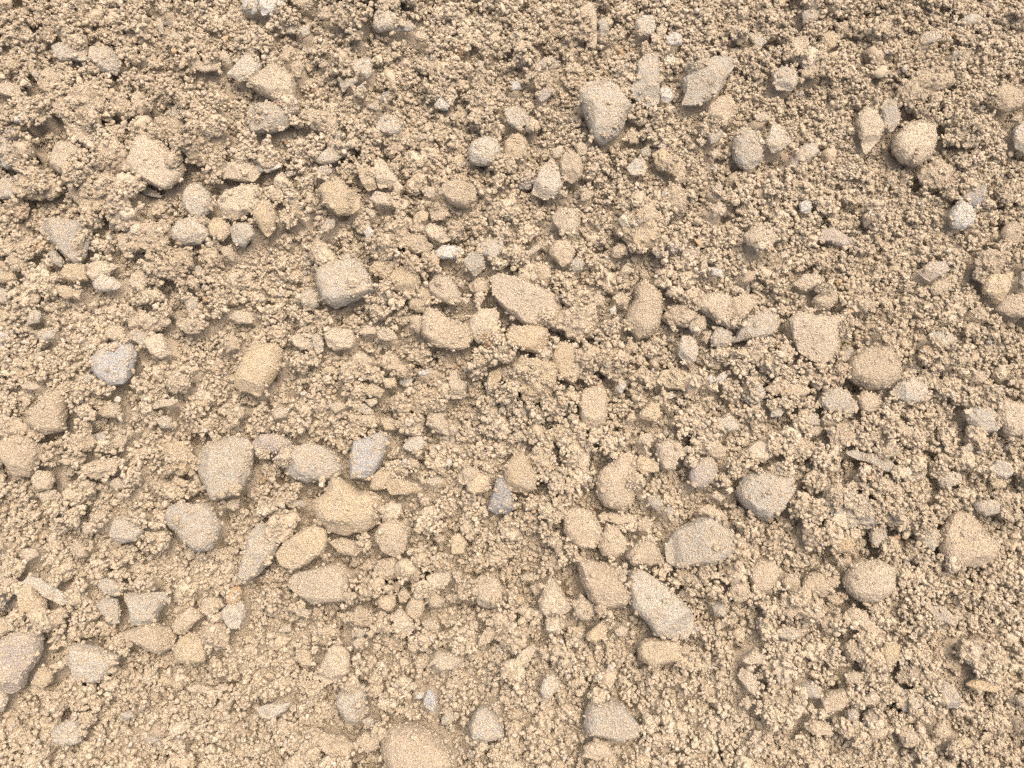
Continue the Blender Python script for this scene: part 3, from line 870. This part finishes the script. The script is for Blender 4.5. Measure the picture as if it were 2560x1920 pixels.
def terrain(x, y):                                    # the lie of the land, survey units
    x = np.asarray(x, float); y = np.asarray(y, float)
    p = np.stack([x.ravel() / 520, y.ravel() / 520, np.zeros(x.size)], 1)
    z = 13 * fbm(p, 3, 2).reshape(x.shape)
    e = np.clip((x - 500) / 900, 0, None)
    z = z - 60 * e ** 1.5 - 30 * np.clip((y - 400) / 900, 0, None) ** 1.5
    e2 = np.clip((-900 - x) / 500, 0, None)
    return z - 12 * e2 ** 1.5

def to_ground(px, py, lift=0.0):                      # photo survey point -> place on the ground
    ct, st = math.cos(TILT), math.sin(TILT)
    u = np.asarray(px, float) - 1280
    v = 960 - np.asarray(py, float)
    dx, dy, dz = u, v * ct + FOC * st, v * st - FOC * ct
    z = np.zeros_like(u)
    for _ in range(4):
        t = (z + lift - CAM[2]) / dz
        x = CAM[0] + dx * t
        y = CAM[1] + dy * t
        z = terrain(x, y)
    return x, y

# ---------------------------------------------------------------- height field in which everything is laid down
CELL = 3.0
X0, X1, Y0, Y1 = -1560.0, 1560.0, -1140.0, 1290.0
NX, NY = int((X1 - X0) / CELL) + 1, int((Y1 - Y0) / CELL) + 1
gx = X0 + CELL * np.arange(NX)
gy = Y0 + CELL * np.arange(NY)
GX, GY = np.meshgrid(gx, gy)
H = terrain(GX, GY)
# crumb-sized unevenness and pores of the bed
q = np.stack([GX.ravel() / 75, GY.ravel() / 75, np.zeros(GX.size)], 1)
rough = fbm(q, 11, 3, .62).reshape(GX.shape)
H = H + 11 * rough
pores = np.zeros_like(H)
for _ in range(2600):
    cx, cy = RNG.uniform(X0, X1), RNG.uniform(Y0, Y1)
    r = RNG.uniform(6, 16)
    i0, i1 = int((cx - r - X0) / CELL), int((cx + r - X0) / CELL) + 2
    j0, j1 = int((cy - r - Y0) / CELL), int((cy + r - Y0) / CELL) + 2
    if i0 < 0 or j0 < 0 or i1 > NX or j1 > NY:
        continue
    a = RNG.uniform(0, math.pi); e = RNG.uniform(.5, 1)
    ddx, ddy = GX[j0:j1, i0:i1] - cx, GY[j0:j1, i0:i1] - cy
    d2 = ((ddx * math.cos(a) + ddy * math.sin(a)) ** 2 + ((ddy * math.cos(a) - ddx * math.sin(a)) / e) ** 2) / r ** 2
    w = np.clip(1 - d2, 0, 1)
    pores[j0:j1, i0:i1] = np.maximum(pores[j0:j1, i0:i1], w)
H -= 36 * np.sqrt(pores)
BED = H.copy()
STONE = np.zeros(H.shape, bool)
COV = np.ones_like(H)                                 # how readily sand stays there (low on bare stone)
FINE = np.full_like(H, .13)

# ---------------------------------------------------------------- stones
def parse():
    out = []
    k = 640 / 2212.0
    for key, txt in DATA.items():
        if key == 'P':
            ox = oy = 0; f = 1.0
        else:
            ox = int(key[1]) * 640; oy = (0, 440, 920, 1400)[int(key[0])]; f = k
        for ln in txt.strip().splitlines():
            h, pts = ln.split('|')
            code, _, mark = h.partition('=')
            p = np.array([[float(a) for a in t.split(',')] for t in pts.split()]) * f + (ox, oy)
            xs, ys = p[:, 0], p[:, 1]
            area = abs(np.dot(xs, np.roll(ys, -1)) - np.dot(ys, np.roll(xs, -1))) / 2
            c = p - p.mean(0)
            ev = np.sqrt(np.linalg.eigvalsh(np.cov(c.T)))
            out.append(dict(col=code[0], form=code[1], mark=mark, poly=p, area=area, c=p.mean(0), asp=ev[1] / max(ev[0], 1e-6)))
    return out

STONES = parse()
STONES.sort(key=lambda s: -s['area'])
SHAPE = {  # height/size, profile exponents, facets, roughness, sand cover, sink
    's': (.34, 4.2, 1.7, 5, .012, .07, .08), 'r': (.36, 3.2, 2.0, 3, .014, .07, .06), 'f': (.24, 7.0, 1.6, 2, .010, .05, .12),
    'k': (.36, 7.0, 1.5, 3, .010, .05, .06), 'c': (.36, 2.6, 2.0, 0, .085, .45, .06), 'u': (.30, 3.2, 1.8, 3, .020, .15, -.18)}

def ray_radius(poly, th):
    """distance from the origin to the outline along each direction"""
    a = poly; b = np.roll(poly, -1, 0)
    r = np.full(th.shape, np.inf)
    cx, sx = np.cos(th), np.sin(th)
    best = np.zeros_like(th)
    for (ax, ay), (bx, by) in zip(a, b):
        ex, ey = bx - ax, by - ay
        den = cx * ey - sx * ex
        den = np.where(np.abs(den) < 1e-9, 1e-9, den)
        t = (ax * ey - ay * ex) / den
        s = (ax * sx - ay * cx) / den
        ok = (t > 0) & (s >= -1e-6) & (s <= 1 + 1e-6)
        best = np.where(ok & (t > best), t, best)
    bad = best <= 0
    if bad.any():
        best[bad] = np.median(best[~bad]) if (~bad).any() else 10
    return best

def stone_mesh(st, idx):
    hk, pe, qe, nf, rg, cov, sink = SHAPE[st['form']]
    x, y = to_ground(st['poly'][:, 0], st['poly'][:, 1], 12.0)
    P = np.stack([x, y], 1)
    cen = P.mean(0)
    size = math.sqrt(st['area'])
    rng = np.random.default_rng(1000 + idx)
    nth = 112 if size > 75 else (72 if size > 40 else 40)
    nt_, nb = (34, 7) if size > 75 else ((22, 5) if size > 40 else (12, 4))
    th = np.linspace(0, 2 * math.pi, nth, endpoint=False)
    R = ray_radius(P - cen, th) * 1.05
    # soften the corners of the outline a little, then roughen it
    ker = (.25, .5, .25)
    for _ in range({'c': 2, 'r': 1}.get(st['form'], 0)):
        R = ker[0] * np.roll(R, 1) + ker[1] * R + ker[2] * np.roll(R, -1)
    R = R * (1 + (.018 if st['form'] != 'c' else .06) * vnoise(np.stack([np.cos(th) * 3, np.sin(th) * 3, th * 0 + idx], 1), idx))
    hh = hk * size * rng.uniform(.85, 1.2) * min(1.0, 1.35 / math.sqrt(max(st['asp'], 1)))
    rho_t = np.sin(np.linspace(0, math.pi / 2, nt_ + 1))          # closer rows towards the rim
    rows = []
    for rr in rho_t[1:]:
        zz = hh * (1 - min(rr, 1) ** pe) ** (1 / qe)
        rows.append(np.stack([R * rr * np.cos(th), R * rr * np.sin(th), np.full(nth, zz)], 1))
    for b_ in range(1, nb + 1):
        f = b_ / nb
        rr = 1 - f ** 2.2 * .55
        rows.append(np.stack([R * rr * np.cos(th), R * rr * np.sin(th), np.full(nth, -hh * .75 * f)], 1))
    V = np.concatenate([np.array([[0, 0, hh]]), *rows, np.array([[0, 0, -hh * .8]])], 0)
    # broken facets: cut the top by tilted planes
    if nf:
        rm = R.mean()
        az0 = rng.uniform(0, 2 * math.pi)
        for f in range(nf):
            az = -math.pi / 2 + rng.normal(0, .35) if (f == 0 and rng.random() < .65) else az0 + f * 2 * math.pi / nf + rng.normal(0, .5)
            sl = rng.uniform(.12, .38) if f % 2 else rng.uniform(.6, 1.2)
            off = rng.uniform(.42, .8) if sl > .45 else rng.uniform(-.15, .25)
            d = V[:, 0] * math.cos(az) + V[:, 1] * math.sin(az)
            pl = hh * .97 - sl * (d - off * rm)
            top = V[:, 2] > -hh * .2
            V[top, 2] = np.minimum(V[top, 2], np.maximum(pl[top], hh * .10))
        # slight overall lean
    lean = rng.normal(0, .07, 2)
    V[:, 2] += V[:, 0] * lean[0] + V[:, 1] * lean[1]
    # relief
    nrm = V / np.maximum(np.linalg.norm(V, axis=1, keepdims=True), 1e-6)
    k = 3.2 / size if st['form'] != 'c' else 5.5 / size
    g = fbm(V * k + idx * 3.7, idx, 3, .55)
    V = V + nrm * (g * rg * size)[:, None]
    if st['form'] == 'c':
        V += nrm * (4.0 * (1 - 2.2 * np.abs(vnoise(V / 15.0 + idx, idx + 5))) + 1.6 * vnoise(V / 6.0 + idx, idx + 9))[:, None]
    else:
        V += nrm * (1.5 * vnoise(V / 17.0 + idx, idx + 5) + 1.5 * (.4 - np.abs(vnoise(V / 8.0 + idx, idx + 9))) + 1.1 * vnoise(V / 4.0 + idx, idx + 13))[:, None]
    faces = []
    nr = nt_ + nb
    for j in range(nth):
        faces.append((0, 1 + j, 1 + (j + 1) % nth))
    for r_ in range(nr - 1):
        a0 = 1 + r_ * nth; b0 = a0 + nth
        for j in range(nth):
            j2 = (j + 1) % nth
            faces.append((a0 + j, b0 + j, b0 + j2, a0 + j2))
    last = 1 + (nr - 1) * nth; end = len(V) - 1
    for j in range(nth):
        faces.append((last + j, end, last + (j + 1) % nth))
    return V, faces, cen, hh, R, th, cov, sink, size

def lay_stone(st, idx):
    V, faces, cen, hh, R, th, cov, sink, size = stone_mesh(st, idx)
    # place it on what already lies there
    rm = R.max() + 4
    i0, i1 = max(int((cen[0] - rm - X0) / CELL), 0), min(int((cen[0] + rm - X0) / CELL) + 2, NX)
    j0, j1 = max(int((cen[1] - rm - Y0) / CELL), 0), min(int((cen[1] + rm - Y0) / CELL) + 2, NY)
    dx, dy = GX[j0:j1, i0:i1] - cen[0], GY[j0:j1, i0:i1] - cen[1]
    rad = np.hypot(dx, dy)
    Ra = np.interp(np.mod(np.arctan2(dy, dx), 2 * math.pi), np.append(th, 2 * math.pi), np.append(R, R[0]))
    fr = rad / np.maximum(Ra, 1)
    inside = fr <= 1
    sub = H[j0:j1, i0:i1]
    free = inside & ~STONE[j0:j1, i0:i1]
    if free.sum() > .3 * inside.sum():                # leans beside its neighbours
        base = np.percentile(sub[free], 50)
    else:                                             # lies on top of another stone
        base = (np.percentile(sub[inside], 40) if inside.any() else float(terrain(cen[0], cen[1]))) - 26
    ground = float(terrain(cen[0], cen[1]))
    base = min(base, ground + .55 * size)
    z0 = base + 39 + sink * size
    # rasterise the top of the stone
    nth = len(th)
    top = V[0:1 + nth * 21]
    hk, pe, qe = SHAPE[st['form']][:3]
    # use the real mesh: nearest vertex in polar order
    rows = (len(V) - 2) // nth
    rr = np.linalg.norm(V[1:-1, :2].reshape(rows, nth, 2), axis=2)
    zz = V[1:-1, 2].reshape(rows, nth)
    jj = (np.mod(np.arctan2(dy, dx), 2 * math.pi) / (2 * math.pi) * nth).astype(int) % nth
    ztop = np.full(rad.shape, -1e9)
    for j in np.unique(jj[inside]):
        m = inside & (jj == j)
        k = int(np.argmax(rr[:, j]))
        xs = np.concatenate([[0], rr[:k + 1, j]]); zs = np.concatenate([[V[0, 2]], zz[:k + 1, j]])
        ztop[m] = np.interp(rad[m], xs, zs)
    ztop = ztop + z0
    up = inside & (ztop > sub)
    sub[up] = ztop[up]
    STONE[j0:j1, i0:i1][up] = True
    cov = min(.6, cov * RNG.uniform(.2, 1.4) * (.5 if st['mark'] and st['form'] != 'c' else 1))
    cv = COV[j0:j1, i0:i1]; fv = FINE[j0:j1, i0:i1]
    edge = np.clip((fr - .72) / .28, 0, 1)
    tgt = cov + (.22 - .2 * cov) * edge ** 2
    cv[up] = np.minimum(tgt, 1)[up]
    fv[up] = .45 + .5 * min(1, cov + ROCK[st['col']][2])
    return V, faces, cen, z0, size

def build_mesh(name, V, faces, mat, smooth=True):
    me = bpy.data.meshes.new(name)
    me.from_pydata([tuple(v) for v in V], [], faces)
    me.materials.append(mat)
    if smooth:
        me.polygons.foreach_set('use_smooth', np.ones(len(me.polygons), bool))
    me.update()
    return me

# which stones are things of their own: the 300 that show largest and every landmark
order = [s for s in STONES if s['mark']] + [s for s in STONES if not s['mark']]
single = set(id(s) for s in order[:300])

CN = {'w': 'whitish', 'l': 'pale grey', 'g': 'grey', 'd': 'dark grey', 'b': 'blue-grey', 'm': 'mauve-grey', 't': 'tan', 'p': 'pale tan', 'y': 'yellowish', 'o': 'orange'}
def look(s):
    size = math.sqrt(s['area'])
    w = 'large' if size > 78 else ('mid-sized' if size > 52 else ('small' if size > 32 else 'tiny'))
    f = {'s': 'angular', 'r': 'rounded', 'f': 'flat', 'k': 'blocky', 'c': 'sand-covered', 'u': 'half-buried'}[s['form']]
    if s['asp'] > 1.9 and s['form'] in 'sf':
        f = 'long'
    n = 'lump' if s['form'] == 'c' else ('stone' if size > 45 else 'pebble')
    return w, CN[s['col']], f, n

def make_labels():
    marks = [s for s in STONES if s['mark']]
    used = {}
    for s in marks:
        s['label'] = MARK[s['mark']][1]
    rest = [s for s in STONES if id(s) in single and not s['mark']]
    names = ['right of', 'up and right of', 'straight above', 'up and left of', 'left of', 'down and left of', 'straight below', 'down and right of']
    for s in rest:
        w, c, f, n = look(s)
        cand = sorted(marks, key=lambda m: np.hypot(*(m['c'] - s['c'])))
        done = False
        for ring in range(4):
            for m in cand[:6]:
                d = s['c'] - m['c']
                dist = math.hypot(*d)
                o = int(round(math.atan2(-d[1], d[0]) / (math.pi / 4))) % 8
                # how many stones of this look lie nearer in that direction from that landmark
                near = 0
                for t in STONES:
                    if t is s or look(t)[1:] != (c, f, n):
                        continue
                    e = t['c'] - m['c']
                    if int(round(math.atan2(-e[1], e[0]) / (math.pi / 4))) % 8 == o and math.hypot(*e) < dist:
                        near += 1
                if near != ring or (ring == 0 and dist > 620):
                    continue
                pre = '' if ring == 0 else ('second ', 'third ', 'fourth ')[ring - 1]
                if ring == 0:
                    lab = f"{w} {c} {f} {n} {names[o]} the {MARK[m['mark']][0]}"
                else:
                    lab = f"{pre}nearest {c} {f} {n} {names[o]} the {MARK[m['mark']][0]}"
                if lab not in used and len(lab.split()) <= 16:
                    used[lab] = 1
                    s['label'] = lab
                    done = True
                    break
            if done:
                break
        if not done:
            lab = f"{w} {c} {f} {n} among finer grains near the {MARK[cand[0]['mark']][0]}"
            s['label'] = ' '.join(lab.split()[:16])
make_labels()

gravel_v, gravel_f, gravel_m, off = [], [], [], 0
MK = list(ROCK)
LAYORDER = [s for s in STONES if s['form'] == 'u'] + [s for s in STONES if s['form'] != 'u']
for idx, s in enumerate(LAYORDER):
    V, faces, cen, z0, size = lay_stone(s, idx)
    if id(s) in single:
        nm = 'sand_clod' if s['form'] == 'c' else ('stone' if size > 45 else 'pebble')
        me = build_mesh(nm, V * MM, faces, MATS[s['col']], s['form'] == 'c')
        o = bpy.data.objects.new(nm, me)
        o.location = (cen[0] * MM, cen[1] * MM, z0 * MM)
        sc.collection.objects.link(o)
        o['label'] = s['label']
        o['category'] = {'sand_clod': 'clod', 'stone': 'stone', 'pebble': 'pebble'}[nm]
        o['group'] = {'sand_clod': 'clods of sand on the ground', 'stone': 'stones lying in the sand', 'pebble': 'pebbles lying in the sand'}[nm]
    else:
        gravel_v.append((V + (cen[0], cen[1], z0)) * MM)
        gravel_f += [tuple(i + off for i in f) for f in faces]
        gravel_m += [MK.index(s['col'])] * len(faces)
        off += len(V)
me = bpy.data.meshes.new('gravel')
me.from_pydata(np.concatenate(gravel_v).tolist(), [], gravel_f)
for k in MK:
    me.materials.append(MATS[k])
me.polygons.foreach_set('material_index', np.array(gravel_m, np.int32))
me.polygons.foreach_set('use_smooth', np.ones(len(me.polygons), bool))
o = bpy.data.objects.new('gravel', me)
sc.collection.objects.link(o)
o['kind'] = 'stuff'
o['label'] = 'fine gravel of mixed tan and grey chips between the stones'
o['category'] = 'gravel'

# ---------------------------------------------------------------- crumbs and grains of sand, dropped one after another
prof = {}
def profile(r):
    q_ = max(1, round(r * 2))
    if q_ not in prof:
        rr = q_ / 2
        k = int(math.ceil(rr / CELL))
        a = np.arange(-k, k + 1) * CELL
        d2 = a[None, :] ** 2 + a[:, None] ** 2
        P = np.sqrt(np.clip(rr * rr - d2, 0, None))
        M = np.where(d2 < rr * rr, 0.0, -1e9)
        M[k, k] = 0
        prof[q_] = (k, P, P + M, M)
    return prof[q_]

def drop(n, rlo, rhi, power, emb, tries, use_pores):
    """ballistic deposit: each grain sticks where it first touches; returns x, y, z, r"""
    xs = RNG.uniform(X0 + 60, X1 - 60, n); ys = RNG.uniform(Y0 + 60, Y1 - 60, n)
    rs = rlo + (rhi - rlo) * RNG.random(n) ** power
    acc = RNG.random(n)
    jit = RNG.normal(0, 1.1, (n, tries, 2))
    out = []
    for i in range(n):
        r = rs[i]
        k, P, PM, M = profile(r)
        ix = int((xs[i] - X0) / CELL); iy = int((ys[i] - Y0) / CELL)
        c = COV[iy, ix]
        if use_pores:
            c = c * (1 - .93 * pores[iy, ix])
        if acc[i] > c:
            continue
        if r > 5.5 and c > .3:                        # room for it beside the stones?
            q5 = int(.8 * r / CELL) + 1
            if min(COV[iy, ix - q5], COV[iy, ix + q5], COV[iy - q5, ix], COV[iy + q5, ix]) < .3 and acc[i] > .12:
                continue
        best = None
        for t in range(tries):
            jx, jy = ix, iy
            if t:
                jx += int(jit[i, t, 0] * r / CELL); jy += int(jit[i, t, 1] * r / CELL)
                jx = min(max(jx, k), NX - 1 - k); jy = min(max(jy, k), NY - 1 - k)
            sub = H[jy - k:jy + k + 1, jx - k:jx + k + 1]
            z = (sub + PM).max()
            if best is None or z < best[0]:
                best = (z, jx, jy)
        z, jx, jy = best
        if COV[jy, jx] < .45 and acc[i] > COV[jy, jx]:
            continue
        z -= emb * r
        sub = H[jy - k:jy + k + 1, jx - k:jx + k + 1]
        np.maximum(sub, z + P + M, out=sub)
        out.append((X0 + jx * CELL + (xs[i] - X0) % CELL, Y0 + jy * CELL + (ys[i] - Y0) % CELL, z, r))
    return np.array(out)

t_0 = time.time()
crumbs = drop(10500, 8, 28, 1.9, 1.25, 3, True)
crumbs = np.concatenate([drop(600, 14, 28, 1.3, 1.2, 3, True), crumbs])
grains = np.concatenate([drop(80000, 2.8, 8.5, 1.9, .9, 3, True), drop(36000, 2.0, 4.4, 1.0, .8, 3, False)])
print('deposited', len(crumbs), len(grains), round(time.time() - t_0, 1), 's')
# fine sand clinging to everything
nf = 300000
fx, fy = RNG.uniform(X0 + 60, X1 - 60, nf), RNG.uniform(Y0 + 60, Y1 - 60, nf)
ii = ((fx - X0) / CELL).astype(int); jj = ((fy - Y0) / CELL).astype(int)
keep = RNG.random(nf) < FINE[jj, ii]
fx, fy, ii, jj = fx[keep], fy[keep], ii[keep], jj[keep]
fr = RNG.uniform(1.3, 2.9, len(fx))
fine = np.stack([fx, fy, H[jj, ii] - .3 * fr, fr], 1)

# grain shapes: lumpy single grains and little aggregates
def ico(sub):
    import bmesh
    bm = bmesh.new()
    bmesh.ops.create_icosphere(bm, subdivisions=sub, radius=1)
    V = np.array([v.co[:] for v in bm.verts])
    F = [tuple(v.index for v in f.verts) for f in bm.faces]
    bm.free()
    return V, F

def proto(kind, seed):
    rng = np.random.default_rng(seed)
    sh = rng.uniform(-50, 50, 3)
    if kind == 'grain':                                # one angular, worn grain
        V, F = ico(3)
        for _ in range(10):
            n = rng.normal(size=3); n /= np.linalg.norm(n)
            d = V @ n; lim = rng.uniform(.42, .8)
            V = V - np.outer(np.clip(d - lim, 0, None) * .9, n)
        V = V * (1.1 + .13 * fbm(V * 1.8 + sh, seed, 3, .6)[:, None])
        return V * rng.uniform(.65, 1.25, 3), F
    # a crumb of damp sand: irregular body, knobbly granular skin, some grains stuck on
    big = kind == 'crumb'
    V, F = ico(5 if big else 4)
    U = V.copy()
    for _ in range(6):
        n = rng.normal(size=3); n /= np.linalg.norm(n)
        V = V - np.outer(np.clip(V @ n - rng.uniform(.5, .85), 0, None) * .7, n)
    k1, k2 = (4.6, 9.5) if big else (2.6, 5.5)
    body = .24 * fbm(U * 1.3 + sh, seed, 2)
    knob = (.17 if big else .24) * (1 - 2.2 * np.abs(vnoise(U * k1 + sh, seed + 3))) + .07 * vnoise(U * k2 + sh, seed + 7)
    V = V * (.9 + body + knob)[:, None] * rng.uniform(.8, 1.15, 3)
    VV, FF, o_ = [V], list(F), len(V)
    V0, F0 = ico(2)
    for b_ in range(12 if big else 3):
        d = rng.normal(size=3); d /= np.linalg.norm(d)
        j = int(np.argmax(U @ d))
        r = rng.uniform(.10, .22) if big else rng.uniform(.22, .36)
        v = V0 * r * (1 + .4 * fbm(V0 * 1.8 + b_, seed + b_, 2)[:, None]) * rng.uniform(.7, 1.25, 3) + V[j] * rng.uniform(.93, 1.06)
        VV.append(v); FF += [tuple(i + o_ for i in f) for f in F0]; o_ += len(v)
    return np.concatenate(VV), FF

PROTO = [('grain', i) for i in range(7)] + [('cluster', 20 + i) for i in range(6)] + [('crumb', 40 + i) for i in range(8)]
protos = []
for i, (k, s_) in enumerate(PROTO):
    V, F = proto(k, s_)
    me = build_mesh('sand_shape', V * MM, F, M_GRAIN)
    protos.append(bpy.data.objects.new('sand_shape', me))          # shapes only, not placed in the scene

def scatter(name, pts, ids, label, category):
    n = len(pts)
    me = bpy.data.meshes.new(name)
    me.vertices.add(n)
    me.vertices.foreach_set('co', (pts[:, :3] * MM).astype(np.float32).ravel())
    rot = RNG.uniform(0, 2 * math.pi, (n, 3)).astype(np.float32)
    scl = (pts[:, 3:4] * RNG.uniform(.82, 1.22, (n, 3))).astype(np.float32)
    p = np.stack([pts[:, 0] / 160, pts[:, 1] / 160, np.zeros(n)], 1)
    patch = fbm(p, 77, 2)
    u = np.clip(.5 + .13 * RNG.normal(size=n) + .12 * patch, 0, 1)[:, None]
    a, b_, c = np.array(SAND_D), np.array(SAND), np.array(SAND_L)
    col = np.where(u < .5, a + (b_ - a) * u * 2, b_ + (c - b_) * (u - .5) * 2)
    odd = RNG.random(n)
    grey = odd < .012
    col[grey] = np.array([.40, .355, .30]) * RNG.uniform(.8, 1.2, (grey.sum(), 1))
    rust = odd > .996
    col[rust] = np.array([.37, .265, .16]) * RNG.uniform(.8, 1.2, (rust.sum(), 1))
    tint = np.concatenate([col, np.ones((n, 1))], 1).astype(np.float32)
    for nm, ty, dat, f in (('rot', 'FLOAT_VECTOR', rot, 'vector'), ('scl', 'FLOAT_VECTOR', scl, 'vector'), ('tint', 'FLOAT_COLOR', tint, 'color'), ('pick', 'INT', ids.astype(np.int32), 'value')):
        at = me.attributes.new(nm, ty, 'POINT')
        at.data.foreach_set(f, dat.ravel())
    ob = bpy.data.objects.new(name, me)
    sc.collection.objects.link(ob)
    ng = bpy.data.node_groups.new(name, 'GeometryNodeTree')
    ng.interface.new_socket('Geometry', in_out='INPUT', socket_type='NodeSocketGeometry')
    ng.interface.new_socket('Geometry', in_out='OUTPUT', socket_type='NodeSocketGeometry')
    N, L = ng.nodes, ng.links
    gi, go = N.new('NodeGroupInput'), N.new('NodeGroupOutput')
    g2i = N.new('GeometryNodeGeometryToInstance')
    for po in reversed(protos):                        # multi-input sockets read last link first
        inf = N.new('GeometryNodeObjectInfo')
        inf.transform_space = 'ORIGINAL'
        inf.inputs['Object'].default_value = po
        L.new(inf.outputs['Geometry'], g2i.inputs[0])
    iop = N.new('GeometryNodeInstanceOnPoints')
    iop.inputs['Pick Instance'].default_value = True
    L.new(gi.outputs[0], iop.inputs['Points'])
    L.new(g2i.outputs[0], iop.inputs['Instance'])
    for nm, dt, sock in (('rot', 'FLOAT_VECTOR', 'Rotation'), ('scl', 'FLOAT_VECTOR', 'Scale'), ('pick', 'INT', 'Instance Index')):
        na = N.new('GeometryNodeInputNamedAttribute')
        na.data_type = dt
        na.inputs['Name'].default_value = nm
        L.new(na.outputs['Attribute'], iop.inputs[sock])
    L.new(iop.outputs[0], go.inputs[0])
    md = ob.modifiers.new('sand', 'NODES')
    md.node_group = ng
    ob['kind'] = 'stuff'
    ob['label'] = label
    ob['category'] = category
    return ob

ids = np.concatenate([np.where(RNG.random(len(crumbs)) < .8, RNG.integers(13, 21, len(crumbs)), RNG.integers(0, 7, len(crumbs))), np.where(RNG.random(len(grains)) < .55, RNG.integers(0, 7, len(grains)), RNG.integers(7, 13, len(grains))), RNG.integers(0, 7, len(fine))])
scatter('sand', np.concatenate([crumbs, grains, fine]), ids, 'loose damp tan sand of crumbly grains filling the ground between the stones', 'sand')

# ---------------------------------------------------------------- the ground sheet under it all
fill = np.where(STONE, 1e9, H)
for ax in (0, 1):
    fill = np.minimum.reduce([np.roll(fill, k_, ax) for k_ in range(-3, 4)])
fill = np.where(fill > 1e8, BED, fill)
fill = np.where(STONE, np.minimum(BED, fill), fill)
for ax in (0, 1):
    fill = (np.roll(fill, 1, ax) + fill * 2 + np.roll(fill, -1, ax)) / 4
BED = np.maximum(BED, fill)
step = 3
bx, by = gx[::step], gy[::step]
bz = (BED - 3)[::step, ::step]
ext = np.array([400., 1500., 6000., 30000.])
fxs = np.concatenate([bx[0] - ext[::-1], bx, bx[-1] + ext])
fys = np.concatenate([by[0] - ext[::-1], by, by[-1] + ext])
bz = np.pad(bz, 4, mode='edge')
bz[:3] = -60; bz[-3:] = -60; bz[:, :3] = -60; bz[:, -3:] = -60
mx, my = np.meshgrid(fxs, fys)
V = np.stack([mx.ravel(), my.ravel(), bz.ravel()], 1) * MM
w = len(fxs)
F = [(j * w + i, j * w + i + 1, (j + 1) * w + i + 1, (j + 1) * w + i) for j in range(len(fys) - 1) for i in range(w - 1)]
g = bpy.data.objects.new('ground', build_mesh('ground', V, F, M_BED))
sc.collection.objects.link(g)
g['kind'] = 'structure'
